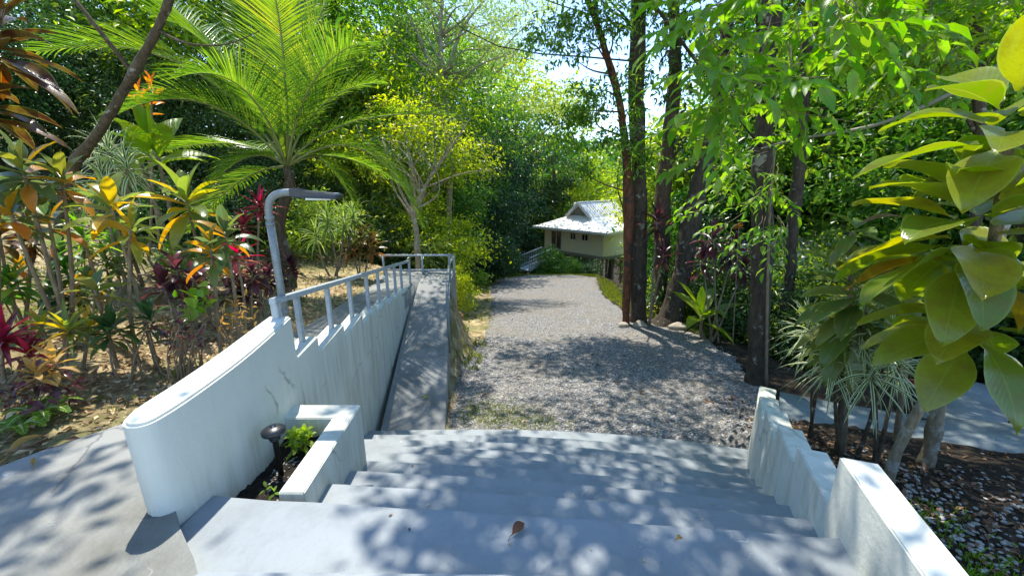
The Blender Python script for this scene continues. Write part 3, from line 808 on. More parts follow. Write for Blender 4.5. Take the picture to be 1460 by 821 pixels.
link('floor_beam', prism('floor_beam', [hp(a, b, 0)[:2] for a, b in [(.75, .75), (7.55, .75), (7.55, 8.3), (.75, 8.3), (.3, 6.9), (.3, 2.1)]], FL - .22, FL - .003, .01), M['wood'], house)
def window(a0, a1, z0, z1, nm='window'):
    fr = link(nm, boxmesh(nm, [bar_corners(hp(a0, .87, z0), hp(a0, .87, z1), .06, .08), bar_corners(hp(a1, .87, z0), hp(a1, .87, z1), .06, .08), bar_corners(hp((a0 + a1) / 2, .87, z0 + .03), hp((a0 + a1) / 2, .87, z1 - .03), .05, .06),
                               bar_corners(hp(a0 - .03, .872, z0), hp(a1 + .03, .872, z0), .06, .07), bar_corners(hp(a0 - .03, .872, z1), hp(a1 + .03, .872, z1), .06, .07)], .004), M['trim'], house)
    link('pane', poly_mesh('pane', [[hp(a0, .885, z0), hp(a1, .885, z0), hp(a1, .885, z1), hp(a0, .885, z1)]], .004), M['glass'], fr)
window(5.35, 6.55, FL + .1, EZ - .28, 'glass_door')
window(3.75, 4.35, EZ - .90, EZ - .33); window(2.45, 3.1, EZ - .90, EZ - .33); window(.98, 1.18, EZ - .80, EZ - .35)
for a in (1.0, 2.6, 4.2, 5.8, 7.3):
    for b in (1.1, 4.5, 8.0):
        p = hp(a, b, 0); zb = gz(p[0], p[1]) - .3
        link('stilt', boxmesh('stilt', [(p[0] - .09, p[1] - .09, zb, p[0] + .09, p[1] + .09, FL - .2)], .01), M['wood'], house)
for a, b in ((1.0, 2.6), (2.6, 4.2), (5.8, 4.2), (7.3, 5.8)):
    p, q = hp(a, 1.0, 0), hp(b, 1.0, 0)
    link('brace', boxmesh('brace', [bar_corners((p[0], p[1] - .1, gz(p[0], p[1])), (q[0], q[1] - .1, FL - .25), .09, .09)], .006), M['wood'], house)
link('vent_stack', boxmesh('vent_stack', [(6.3, 40.2, -2.2, 7.3, 41.0, -.35)], .03), M['roof'], house)
link('porch_roof', boxmesh('porch_roof', [[hp(7.2, 6.2, -1.75), hp(5.6, 5.2, -.9), hp(5.6, 7.2, -.9), hp(7.2, 8.2, -1.75), hp(7.2, 6.2, -1.65), hp(5.6, 5.2, -.8), hp(5.6, 7.2, -.8), hp(7.2, 8.2, -1.65)]], .01), M['dgrey'], house)
# timber steps with railings at the house's left
st = empty('entry_stairs', tuple(at(752, 384, 30.5)), 'pale grey timber steps with slatted railings at the left of the stilt house', 'stairs')
sA, sB = at(739, 383, 29.5), at(772, 368, 33.5)
off = Vector((.55, -.45, 0))
for sgn, o_ in ((0, Vector((0, 0, 0))), (1, off * 1.5)):
    a, b = sA + o_, sB + o_
    link('railing', boxmesh('railing', [bar_corners(a + Vector((0, 0, .95)), b + Vector((0, 0, .95)), .08, .07), bar_corners(a + Vector((0, 0, .15)), b + Vector((0, 0, .15)), .06, .06)] +
         [bar_corners(a.lerp(b, i / 13), a.lerp(b, i / 13) + Vector((0, 0, .92)), .05, .05) for i in range(14)], .004), M['greyrail'], st)
link('tread_flight', boxmesh('tread_flight', [[tuple(a_) for a_ in (sA + Vector((0, 0, -.1)), sA + off * 1.5 + Vector((0, 0, -.1)), sB + off * 1.5 + Vector((0, 0, -.1)), sB + Vector((0, 0, -.1)),
     sA, sA + off * 1.5, sB + off * 1.5, sB)]], .01), M['greyrail'], st)
bp_ = at(751, 388, 27.6); zb = gz(bp_.x, bp_.y)
bo = empty('path_bollard', (bp_.x, bp_.y, zb), 'small dark path light at the foot of the house steps', 'garden light')
g = Geo(); lathe(g, bp_.x, bp_.y, [(zb - .1, .07), (zb + .38, .07)]); g.build('post', M['dgrey'], bo)
g = Geo(); lathe(g, bp_.x, bp_.y, [(zb + .381, .16), (zb + .43, .15), (zb + .50, .02)]); g.build('cap', M['trim'], bo)
# second building glimpsed behind the plants at the right
cb = empty('garden_cabin', (10.5, 11.5, -3), 'pale roofed cabin half hidden behind the plants at the right', 'cabin')
link('wall', prism('wall', [(8.6, 10.2), (13.5, 10.2), (13.5, 14), (8.6, 14)], -4.5, -.7, .01), M['housewall'], cb)
link('roof', poly_mesh('roof', [[(8.0, 9.6, -.75), (14, 9.6, -.75), (12.4, 12, .35), (9.8, 12, .35)], [(14, 9.6, -.75), (14, 14.6, -.75), (12.4, 12, .35)], [(14, 14.6, -.75), (8, 14.6, -.75), (9.8, 12, .35), (12.4, 12, .35)], [(8, 14.6, -.75), (8, 9.6, -.75), (9.8, 12, .35)]], .06), M['roof'], cb)

# path on the right
def ribbon(name, pts, w, lift, mat, label):
    S = spline([(x, y, 0, 0) for x, y in pts], 24)[:, :2]; Tn = norm(np.gradient(S, axis=0)); V, T = [], []
    for p, t in zip(S, Tn):
        n_ = np.array([-t[1], t[0]]) * w / 2
        z = gz(*p)
        for s in (-1, 1):
            q = p + n_ * s; V += [(q[0], q[1], z + lift)] if s == -1 else [(q[0], q[1], z + lift), ]
        q = p - n_; V.append((q[0], q[1], z - .3)); q = p + n_; V.append((q[0], q[1], z - .3))
    for i in range(len(S) - 1):
        a = i * 4; T += [(a, a + 4, a + 5, a + 1), (a + 2, a + 6, a + 4, a), (a + 1, a + 5, a + 7, a + 3)]
    return tag(link(name, mesh_np(name, V, T), mat), label, 'path', kind='structure')
M['path2'] = paintmat('blue_grey_path_concrete', (.22, .255, .25), (.12, .135, .12), .6, .8, 3, speck=18, bump=.4)
ribbon('side_path', [(3.9, 5.1), (4.7, 4.55), (5.6, 3.95), (7.2, 3.3), (9, 2.9)], .85, .07, M['path2'], 'blue grey concrete path crossing the shaded garden on the right')
ribbon('side_path', [(5.5, 4.2), (6.4, 4.75), (7.6, 5.9), (9.2, 7.6)], .9, .085, M['path2'], 'branch of the side path climbing away under the big leaved plant')

# ------------------------------------------------------------------ foliage builders
def unit(n): return norm(rng.normal(size=(n, 3)))
def crown_pts(ells, ncl, per, spread):
    P, O = [], []; w = np.array([e_[3] * e_[4] + e_[4] * e_[5] for e_ in ells]); w = w / w.sum()
    cents = []
    for e_, wi in zip(ells, w):
        k = max(2, int(round(ncl * wi)))
        d = unit(k); r = rng.random(k) ** (1 / 2.4)
        c = np.array(e_[:3]) + d * r[:, None] * np.array(e_[3:6]); cents.append(c)
        for ci, di in zip(c, d):
            m = int(per * rng.uniform(.5, 1.5)); s = spread * rng.uniform(.6, 1.4)
            P.append(ci + rng.normal(size=(m, 3)) * s * np.array([1, 1, .62])); O.append(np.repeat(di[None], m, 0))
    return np.concatenate(P), np.concatenate(O), np.concatenate(cents)
def foliage(P, O, L, wr, droop=.35, tpl=TPL_DIAMOND, tilt=.7):
    n = len(P)
    D = norm(O * .5 + rng.normal(size=(n, 3)) * .75 + np.array([0, 0, -droop]))
    N = norm(np.array([0, 0, 1.0]) + rng.normal(size=(n, 3)) * tilt)
    l = L * rng.uniform(.65, 1.3, n)
    return leaves(P, D, N, l, l * wr, tpl)
def limbs(geo, start, cents, k, r, mi=0):
    """crooked limbs from points on the trunk to some leaf clumps"""
    idx = rng.choice(len(cents), min(k, len(cents)), replace=False)
    for i in idx:
        c = cents[i]; zs = start[:, 2]
        j = int(np.clip(np.searchsorted(zs, c[2] - abs(rng.normal()) * .5 - np.hypot(*(c[:2] - start[-1, :2])) * .5), len(start) // 3, len(start) - 1)) if np.all(np.diff(zs) > 0) else rng.integers(len(start) // 2, len(start))
        s = start[j]
        mid = (s[:3] + c) / 2 + rng.normal(size=3) * .12 * np.linalg.norm(c - s[:3]) + np.array([0, 0, .08]) * np.linalg.norm(c - s[:3])
        r0 = min(s[3] * .55, r)
        tube(geo, [(*s[:3], r0), (*mid, r0 * .6), (*c, r0 * .18)], 7, 6)
def tree(name, label, group, loc, trunk, ells, mat, bark, ncl, per, spread, L, wr=.42, droop=.35, tpl=TPL_DIAMOND, nl=14, rl_=.07, cat='tree', local=False, extra=None, sides=10, bump=.11, leafname='crown'):
    """trunk rows (x, y, z, r) and crown ellipsoids in world coordinates (or local ones)"""
    root = empty(name, loc, label, cat, group)
    g = Geo(); S = spline(trunk, 22); tube(g, trunk, 48, sides + 2, bump)
    P, O, cents = crown_pts(ells, ncl, per, spread)
    limbs(g, S, cents, nl, rl_)
    if extra: 
        for ex in extra: tube(g, ex, 12, 8, .06)
    c = Geo(); V, T, U = foliage(P, O, L, wr, droop, tpl); c.add(V, T, U)
    a = g.build('trunk', bark, root); b = c.build(leafname, mat, root, smooth=False)
    if local:
        a.matrix_parent_inverse = Matrix(); b.matrix_parent_inverse = Matrix()
    return root
def copy_thing(o, loc, rz=0, s=1, label=None, group=None, sz=None):
    c = o.copy(); C.objects.link(c); c.location = loc; c.rotation_euler = (0, 0, rz); c.scale = (s, s, sz or s)
    if label: c['label'] = label
    if group: c['group'] = group
    for ch in list(o.children):
        d = ch.copy(); C.objects.link(d); d.parent = c
        d.matrix_parent_inverse = ch.matrix_parent_inverse.copy()
    return c

# ---- background forest: one tree of each kind, then copies
ZT = lambda h, r: [(0, 0, -.6, r), (.1, .05, h * .3, r * .8), (-.08, .1, h * .6, r * .55), (.05, 0, h * .9, r * .2)]
for k_ in ('lf_dark', 'lf_mid', 'lf_bright', 'lf_pale'):
    pass
def variant(base_key, name):
    m = M[base_key].copy(); m.name = name
    return m
PROTO = {}
def proto(key, *a, **k):
    PROTO[key] = dict(args=a, kw=k, obj=None)
M['lf_dark_f'] = leafmat('dark_forest_leaf', [(0, (.012, .036, .010)), (.6, (.028, .072, .016)), (1, (.06, .12, .024))], .25, .32, 1.0)
M['lf_mid_f'] = leafmat('mid_forest_leaf', [(0, (.03, .085, .012)), (.6, (.07, .155, .018)), (1, (.14, .22, .028))], .42, .34, 1.0)
M['lf_bright_f'] = leafmat('bright_forest_leaf', [(0, (.07, .14, .012)), (.6, (.13, .21, .018)), (1, (.23, .28, .03))], .48, .42, .8)
M['lf_pale_f'] = leafmat('feathery_forest_leaf', [(0, (.07, .12, .02)), (.6, (.11, .17, .03)), (1, (.18, .23, .045))], .46, .5, .6)
PD = {
 'round_dark': (ZT(7, .20), [(0, 0, 4.6, 2.3, 2.3, 2.4), (1.0, -.6, 3.0, 1.7, 1.7, 1.4), (-1.1, .5, 2.6, 1.7, 1.7, 1.5), (.2, -.9, 1.4, 1.8, 1.6, 1.2)], 'lf_dark_f', 'bark_moss', 270, 115, .30, .13, .42, .5),
 'column_dark': (ZT(8, .18), [(0, 0, 5.8, 1.1, 1.1, 2.2), (.3, 0, 3.6, 1.5, 1.5, 1.9), (-.3, .2, 1.6, 1.8, 1.7, 1.5)], 'lf_dark_f', 'bark_moss', 250, 110, .25, .12, .42, .9),
 'mid': (ZT(7, .17), [(0, 0, 5.5, 1.5, 1.5, 1.4), (1.4, .3, 4.2, 1.4, 1.4, 1.1), (-1.3, -.4, 4.0, 1.5, 1.4, 1.1), (.2, 1.0, 2.6, 1.6, 1.4, 1.0), (-.2, -1.1, 2.2, 1.6, 1.2, 1.2)], 'lf_mid_f', 'bark_moss', 240, 100, .27, .135, .40, .4),
 'bright': (ZT(7, .15), [(0, .2, 6.0, 1.2, 1.2, .9), (1.5, -.2, 4.9, 1.3, 1.2, .9), (-1.4, .3, 5.0, 1.4, 1.3, .9), (.3, -.9, 3.5, 1.7, 1.4, 1.0), (-.5, .9, 2.4, 1.7, 1.5, 1.0)], 'lf_bright_f', 'bark_pale', 200, 85, .27, .13, .40, .4),
 'airy': ([(0, 0, -.6, .15), (.1, 0, 2.6, .12), (.25, .1, 4.2, .09), (.1, .1, 6.5, .03)], [(0, 0, 6.4, 1.7, 1.7, .55), (1.6, .4, 5.5, 1.3, 1.2, .4), (-1.7, -.3, 5.2, 1.4, 1.2, .45), (.5, -1.2, 4.6, 1.4, 1.0, .4), (-.6, .8, 7.2, 1.2, 1.0, .4)], 'lf_pale_f', 'bark_pale', 170, 90, .24, .085, .34, .15),
 'shrub_dark': ([(0, 0, -.3, .05), (.05, 0, .8, .035), (0, .05, 1.6, .012)], [(0, 0, 1.3, 1.0, 1.0, .9), (.6, .2, .7, .9, .9, .6), (-.6, -.2, .7, .9, .8, .6)], 'lf_dark_f', 'stem', 110, 70, .17, .11, .38, .3),
 'shrub_mid': ([(0, 0, -.3, .05), (.05, 0, .8, .035), (0, .05, 1.6, .012)], [(0, 0, 1.4, .8, .8, .8), (.7, .2, .8, .8, .8, .6), (-.6, -.3, .8, .8, .8, .6)], 'lf_mid_f', 'stem', 90, 60, .17, .12, .36, .2),
 'shrub_bright': ([(0, 0, -.3, .04), (.05, 0, .8, .03), (0, .05, 1.6, .012)], [(0, 0, 1.4, .8, .8, .7), (.7, .2, .8, .8, .8, .6), (-.6, -.3, .7, .8, .8, .6)], 'lf_bright_f', 'stem', 80, 54, .17, .12, .34, .2),
}
PH = {'round_dark': 7.2, 'column_dark': 8.2, 'mid': 7.0, 'bright': 7.0, 'airy': 7.6, 'shrub_dark': 2.2, 'shrub_mid': 2.2, 'shrub_bright': 2.1}
PN = {'round_dark': 'dense_tree', 'column_dark': 'columnar_tree', 'mid': 'leafy_tree', 'bright': 'bright_tree', 'airy': 'feathery_tree', 'shrub_dark': 'dark_shrub', 'shrub_mid': 'green_shrub', 'shrub_bright': 'bright_shrub'}
def plant(kind, px, top, Y, label, group=None, wide=1.0, base=None):
    x = at(px, top, Y); zb = gz(x.x, x.y) if base is None else base
    h = max(.5, x.z - zb); sz = h / PH[kind]; s = max(sz, .45) * wide
    if kind.startswith('shrub'): s = min(s, 1.35)
    if 'handrail corner' in label and kind == 'shrub_bright': s = .45
    rz = rng.uniform(0, 6.28); loc = (x.x, Y, zb)
    if PROTO.get(kind) is None:
        a = PD[kind]; sh = kind.startswith('shrub')
        PROTO[kind] = tree(PN[kind], label, group, loc, *a[:2], M[a[2]], M[a[3]], *a[4:8], wr=a[8], droop=a[9], nl=16, rl_=.06 if not sh else .02, cat='shrub' if sh else 'tree', local=True)
        o = PROTO[kind]; o.rotation_euler.z = rz; o.scale = (s, s, sz); return o
    o = copy_thing(PROTO[kind], loc, rz, s, label, group, sz)
    if group is None and 'group' in o.keys(): del o['group']
    return o
GB = 'forest trees on the wooded slopes'
LF = 'rainforest tree in the crowded wood that closes off the view behind the palm'
BT = [
 ('round_dark', -130, -120, 9.5, 'dark tree cut by the frame behind the red-brown ti plant'), ('round_dark', 20, -60, 12.5, 'dark dense tree behind the leaning mossy trunk at far left'),
 ('mid', 130, -140, 14.5, 'green tree rising behind the palm fronds that reach furthest left'), ('round_dark', 230, 20, 12.5, 'dark tree right behind the heliconia and its orange bracts'),
 ('bright', 300, -160, 15, 'yellow green tree above the middle of the palm'), ('round_dark', 345, 150, 12.0, 'low dark tree tucked behind the palm trunk'),
 ('bright', 400, -120, 17, 'tall yellow green tree behind the palm crown'), ('mid', 470, -60, 18, 'green tree between the palm crown and the feathery tree'),
 ('bright', 520, 40, 16, 'yellow green tree above the right palm fronds'), ('bright', 575, 140, 14, 'low yellow green tree behind the landing handrail'),
 ('round_dark', 470, 210, 13.5, 'dark tree low behind the arching right palm frond'), ('mid', 618, 200, 20, 'green tree standing before the dark columnar trees'),
 ('round_dark', 668, 140, 30, 'broad dark tree nearest the left edge of the drive'), ('column_dark', 728, 148, 46, 'tallest dark columnar tree left of the white house'),
 ('column_dark', 790, 195, 50, 'dark columnar tree behind the house roof'), ('column_dark', 655, 230, 25, 'narrow dark tree behind the handrail corner'),
 ('round_dark', 705, 255, 42, 'low dark tree over the timber house steps'),
 ('mid', 560, -40, 25, 'green tree high behind the slender landing tree'), ('bright', 695, 60, 56, 'bright tree on the ridge left of the sky gap'),
 ('mid', 610, 30, 33, 'green tree behind the feathery forked tree'), ('bright', 838, 215, 52, 'sunlit tree in the valley above the house ridge'), ('mid', 880, 225, 60, 'valley tree seen between the house and the red trunk'),
 ('bright', 925, 250, 40, 'sunlit tree beyond the cluster of four trunks'), ('mid', 985, 225, 30, 'green tree behind the leaning dark trunk'),
 ('bright', 1030, 110, 24, 'yellow green tree right of the leaning dark trunk'), ('mid', 1095, 30, 22, 'green tree behind the single mottled trunk'),
 ('mid', 1190, -60, 17, 'green tree behind the grey hanging vine'), ('bright', 1280, -60, 18, 'bright tree at the upper right above the vine'),
 ('mid', 1370, -120, 14, 'green tree above the big olive leaved plant'), ('mid', 1490, -90, 12, 'green tree at the right edge of the frame'),
 ('round_dark', 1150, 180, 15, 'dark tree between the mottled trunk and the big leaved plants'), ('round_dark', 1270, 170, 14, 'dark tree behind the drooping ti plant'),
 ('round_dark', 1420, 140, 13.2, 'dark tree behind the olive leaved plant'), ('mid', 1560, -40, 9, 'green tree just out past the right edge'),
 ('airy', 690, 10, 38, 'feathery tree with bare forks left of the sky gap'),
]
for k_, px, top, Yd, lab in BT: plant(k_, px, top, Yd, lab, GB, wide=1.15)
SH = [
 ('shrub_dark', 60, 250, 8.5, 'dark shrub under the leaning mossy trunk'), ('shrub_dark', 200, 235, 9, 'dark shrub behind the white striped spider plant'), ('shrub_dark', 330, 250, 9.5, 'dark shrub behind the palm trunk'),
 ('shrub_mid', 455, 270, 10.5, 'glossy green shrub behind the lamp head'), ('shrub_dark', 560, 270, 13, 'dark shrub under the arching palm frond'), ('shrub_bright', 653, 377, 11.6, 'bright yellow green shrub at the handrail corner'),
 ('shrub_mid', 620, 330, 14, 'green shrub behind the ramp landing'), ('shrub_dark', 700, 325, 22, 'dark shrub at the left of the drive'), ('shrub_dark', 716, 345, 27, 'dark shrub beside the timber steps'),
 ('shrub_mid', 782, 350, 30.5, 'green shrub in front of the house door'), ('shrub_dark', 846, 370, 30, 'dark flowering shrub in front of the house stilts'), ('shrub_mid', 812, 366, 30, 'pale shrub under the house windows'),
 ('shrub_bright', 985, 380, 12, 'bright shrub behind the leaning dark trunk'), ('shrub_bright', 1040, 420, 10.5, 'sunlit shrub below the edge of the gravel'), ('shrub_dark', 1020, 330, 11, 'dark shrub right of the leaning trunk'),
 ('shrub_mid', 960, 300, 16, 'green shrub between the cluster trunks'), ('shrub_dark', 1125, 360, 9.5, 'dark shrub behind the single mottled trunk'), ('shrub_mid', 1190, 330, 9.5, 'green shrub behind the striped plants'),
 ('shrub_dark', 1250, 420, 8, 'dark shrub beyond the side path'), ('shrub_mid', 1330, 380, 9.2, 'green shrub before the pale roofed cabin'), ('shrub_dark', 1430, 400, 8.6, 'dark shrub beside the branching path'),
 ('shrub_bright', 1290, 430, 9.5, 'sunlit shrub by the cabin wall'), ('shrub_dark', 1560, 330, 6.5, 'dark shrub at the right edge of the frame'),
 ('shrub_bright', 1075, 350, 13, 'yellow shrub deep between the trunks'),
]
for k_, px, top, Yd, lab in SH: plant(k_, px, top, Yd, lab, None, wide=1.25)
# far wooded hill
V_, T_ = [], []
P = np.stack([rng.uniform(-60, 140, 16000), rng.uniform(88, 170, 16000), np.zeros(16000)], 1); P[:, 2] = ground(P[:, 0], P[:, 1]) + rng.random(16000) ** .5 * 6 + 1.2 * np.sin(P[:, 0] * .5) * np.cos(P[:, 1] * .4)
g = Geo(); g.add(*foliage(P, unit(16000), 2.2, .6)); tag(g.build('distant_forest', M['lf_mid'], smooth=False), 'hazy green forest on the far hill beyond the house', 'forest', kind='stuff')

# ---- trunks by the drive
def gbase(px, py, Y): p = at(px, py, Y); return p, gz(p.x, p.y)
def T_at(rows): 
    return [(*at(px, py, Y), r) for px, py, Y, r in rows]
GC = 'trees at the edge of the gravel drive'
def E_(px, py, Y, rx, ry, rz): p = at(px, py, Y); return (p.x, p.y, p.z, rx, ry, rz)
z0 = lambda rows, d=.35: [(rows[0][0], rows[0][1], min(rows[0][2], gz(rows[0][0], rows[0][1])) - d, rows[0][3] * 1.8)] + rows
tr = z0(T_at([(893, 452, 10.3, .105), (895, 300, 10.2, .12), (886, 160, 10.1, .09), (862, 70, 9.9, .07), (838, 0, 9.7, .06), (815, -60, 9.5, .05)]))
tree('red_trunked_tree', 'slim tree with peeling red bark, leftmost of the cluster by the drive', GC, tuple(tr[0][:3]), tr,
     [E_(845, 150, 9.9, 1.0, .7, .55), E_(800, 190, 10.0, .6, .6, .5), E_(880, 205, 9.6, .5, .4, .5), E_(790, 60, 9.4, .7, .6, .45), E_(850, 30, 9.5, .9, .8, .5), E_(830, 235, 10.0, .4, .4, .3)],
     M['lf_mid'], M['bark_red'], 120, 34, .17, .13, .36, .5, nl=9, rl_=.025, extra=[T_at([(870, 100, 9.95, .06), (850, 20, 9.9, .05), (858, -60, 9.8, .04)])])
tr = z0(T_at([(911, 458, 10.5, .24), (911, 330, 10.5, .21), (908, 190, 10.5, .18), (910, 60, 10.5, .19), (908, -160, 10.5, .17), (890, -420, 10.3, .08)]))
tree('straight_tree', 'thick straight mottled trunk with green climbers in the middle of the cluster', GC, tuple(tr[0][:3]), tr,
     [(.6, 9.9, 7.0, 2.5, 2.7, .7), (3.6, 9.8, 7.6, 2.2, 2.2, .8), (-2.4, 9.6, 6.9, .6, 2.2, .4), E_(912, 110, 10.3, .32, .35, .9), E_(905, 230, 10.35, .25, .3, .7), E_(938, 20, 10.2, .5, .5, .5)],
     M['lf_mid'], M['bark_dark'], 170, 76, .26, .17, .38, .4, nl=30, rl_=.022)
tr = z0(T_at([(940, 440, 11.2, .17), (945, 300, 11.2, .22), (956, 180, 11.2, .17), (962, 60, 11.1, .15), (960, -160, 11, .12), (980, -380, 10.8, .07)]))
tree('climber_covered_tree', 'brown trunk wrapped in dark climbers behind the straight mottled trunk', GC, tuple(tr[0][:3]), tr,
     [(5.2, 10.8, 8.8, 2.2, 2.0, 1.0), E_(965, 110, 10.9, .4, .4, .9), E_(955, 220, 11.0, .35, .35, .6), E_(985, 40, 10.8, .7, .6, .6)],
     M['lf_dark'], M['bark_palm'], 110, 36, .22, .17, .38, .5, nl=18, rl_=.06)
tr = z0(T_at([(957, 452, 10.2, .32), (976, 360, 10.3, .25), (1000, 260, 10.4, .22), (1020, 160, 10.5, .14), (1040, 30, 10.6, .13), (1075, -160, 10.8, .1)]))
tree('leaning_tree', 'dark trunk leaning right with a pale lichen patch, rightmost of the cluster', GC, tuple(tr[0][:3]), tr,
     [(6.4, 10.5, 7.6, 2.0, 1.8, .9), E_(1030, 90, 10.5, .7, .6, .6), E_(1010, 200, 10.6, .4, .4, .4)],
     M['lf_mid'], M['bark_dark'], 80, 36, .22, .17, .38, .4, nl=14, rl_=.06)
tr = z0(T_at([(1081, 538, 6.0, .165), (1083, 420, 6.0, .15), (1086, 280, 6.0, .135), (1093, 150, 6.0, .12), (1098, 0, 6.0, .11), (1090, -220, 5.9, .09), (1010, -560, 5.7, .05)]))
TRK = spline(tr, 22)
tree('mottled_tree', 'single straight mottled trunk at the edge of the gravel right of the stairs', None, tuple(tr[0][:3]), tr,
     [(-.25, 5.6, 6.5, 2.0, 1.6, .6), (4.7, 6.6, 6.8, 1.9, 2.2, .8), (-.3, 4.15, 5.9, 1.8, 1.0, .45), (-3.6, 3.8, 6.0, .6, .6, .3)],
     M['lf_mid'], M['bark_dark'], 120, 118, .24, .17, .38, .4, nl=30, rl_=.02)
tr = z0(T_at([(1125, 420, 9, .13), (1132, 300, 9, .12), (1145, 180, 9, .11), (1150, 60, 9, .10), (1165, -100, 9, .08)]))
tree('dark_slim_tree', 'slim dark trunk in the shade behind the single mottled trunk', None, tuple(tr[0][:3]), tr, [E_(1160, -60, 9, 1.6, 1.4, 1.0), E_(1200, 60, 9.2, .9, .8, .5)], M['lf_mid'], M['bark_dark'], 60, 36, .24, .18, .38, nl=12, rl_=.05)
tr = z0(T_at([(1392, 300, 8, .10), (1390, 60, 8, .09), (1386, -80, 8, .08)]))
tree('slim_brown_tree', 'slim brown trunk high above the olive leaved plant', None, tuple(tr[0][:3]), tr, [E_(1340, 20, 8, 1.2, 1.0, .6), E_(1430, 60, 8, 1.0, .9, .5), E_(1280, 100, 8.2, .9, .8, .4)], M['lf_bright'], M['bark_moss'], 75, 34, .24, .18, .38, nl=12, rl_=.05)
tr = z0(T_at([(1322, 650, 3.25, .06), (1336, 590, 3.25, .056), (1356, 510, 3.25, .052), (1405, 370, 3.25, .06), (1500, 150, 3.3, .055), (1560, -60, 3.4, .05)]), .25)
tree('pale_ringed_tree', 'pale banded trunk leaning right beside the side path', None, tuple(tr[0][:3]), tr, [(4.6, 4.0, 4.6, 1.5, 1.2, .6)], M['lf_mid'], M['bark_pale'], 40, 34, .22, .17, .38, nl=10, rl_=.03)
# leaning trunk at the upper left
tr = [(*at(60, 420, 4.6), .07)] + T_at([(95, 265, 4.5, .052), (140, 190, 4.45, .046), (190, 105, 4.4, .040), (228, 35, 4.35, .036), (246, -30, 4.3, .032), (255, -160, 4.2, .03)])
tr[0] = (tr[0][0], tr[0][1], gz(tr[0][0], tr[0][1]) - .2, .06)
tree('leaning_mossy_tree', 'thin mossy trunk leaning right across the upper left of the view', None, tuple(tr[0][:3]), tr, [(-7.2, 4.4, 6.2, 1.3, 1.0, .5)], M['lf_mid'], M['bark_moss'], 34, 34, .22, .17, .38, nl=8, rl_=.03,
     extra=[T_at([(228, 45, 4.35, .012), (265, 62, 4.3, .010), (320, 64, 4.3, .007), (370, 45, 4.3, .004)])])
# slender tree at the landing and forked feathery tree
tr = z0(T_at([(596, 388, 10.2, .075), (594, 330, 10.2, .07), (590, 300, 10.2, .06), (610, 260, 10.2, .04), (640, 215, 10.1, .025), (670, 170, 10, .012)]))
tree('slender_tree', 'slender thin-crowned tree standing at the end of the ramp landing', None, tuple(tr[0][:3]), tr, [E_(600, 225, 10.2, 1.2, .9, .5), E_(660, 200, 10.1, .8, .6, .4), E_(550, 190, 10.3, .8, .6, .4), E_(620, 150, 10.2, .9, .7, .4), E_(690, 250, 10.1, .4, .4, .25)],
     M['lf_dark'], M['bark_pale'], 46, 24, .19, .11, .40, .3, nl=24, rl_=.03, extra=[T_at([(592, 310, 10.2, .045), (570, 270, 10.3, .03), (545, 200, 10.3, .015)])])
tr = z0(T_at([(640, 330, 18, .17), (640, 200, 18, .15), (632, 120, 18, .12), (628, 40, 18, .08), (640, -80, 18, .03)]))
tree('forked_feathery_tree', 'tall pale trunk forking wide under a thin feathery crown against the sky', None, tuple(tr[0][:3]), tr, [E_(640, 20, 18, 2.6, 1.6, .7), E_(570, 60, 18, 1.4, 1.1, .5), E_(710, 70, 18, 1.5, 1.1, .5), E_(640, 100, 17.6, 1.6, 1.1, .5), E_(600, -40, 18, 1.8, 1.2, .5)],
     M['lf_pale'], M['bark_pale'], 150, 52, .24, .12, .34, .1, nl=34, rl_=.06, extra=[T_at([(636, 150, 18, .10), (600, 60, 18, .07), (560, -20, 18, .03)]), T_at([(634, 120, 18, .09), (660, 40, 18, .06), (720, -30, 18, .02)])])

# ------------------------------------------------------------------ coconut palm
pal = empty('coconut_palm', tuple(at(412, 398, 6.9)), 'young coconut palm with long arching fronds left of the ramp', 'palm')
pb0 = at(412, 398, 6.9); zb = gz(pb0.x, pb0.y) - .2
cc = at(409, 238, 6.9)
g = Geo(); tube(g, [(pb0.x, 6.9, zb, .13), (pb0.x, 6.9, zb + .6, .105), (pb0.x - .02, 6.9, (zb + cc.z) / 2 + .2, .09), (cc.x, 6.9, cc.z - .3, .085), (cc.x, 6.9, cc.z, .06)], 26, 14, .10)
g.build('trunk', M['bark_palm'], pal)
def frond(parent, mid, tip, L=.62, n=62, mat='lf_palm', seed=0, droop=.55, start=None, base=.16, w=.042):
    p0 = Vector(start or cc); mid = Vector(mid); tip = Vector(tip)
    # bezier through the middle point
    c = mid * 2 - (p0 + tip) * .5
    B = lambda t: p0 * (1 - t) ** 2 + c * (2 * t * (1 - t)) + tip * t * t
    g = Geo(); tube(g, [(*B(i / 14), .020 * (1 - i / 14) + .003) for i in range(15)], 0, 6, mi=1)
    for i in range(n):
        t = base + (1 - base) * (i + .5) / n
        p = B(t); tg = (B(min(1, t + .01)) - B(t - .01)).normalized()
        side = tg.cross(Vector((0, 0, 1)))
        if side.length < .05: side = Vector((1, 0, 0))
        side.normalize(); up = side.cross(tg)
        l = L * (math.sin(math.pi * min(1, (.14 + .86 * (t - base) / (1 - base)))) ** .6 * .9 + .12)
        for s in (-1, 1):
            fw = .5 + .55 * t + rng.normal() * .06
            d = (side * s + tg * fw + up * (.22 + rng.normal() * .06)).normalized()
            V, T, U = strip(p, d, up, l * rng.uniform(.9, 1.08), w, droop * rng.uniform(.7, 1.3), 4, .25, lambda q: (1 - q) ** .6 * min(1, .4 + q * 4), 0)
            g.add(V, T, U, 0)
    return g.build('frond', [M[mat], M['rachis']], parent, smooth=False)
A3 = lambda *q: tuple(at(*q))
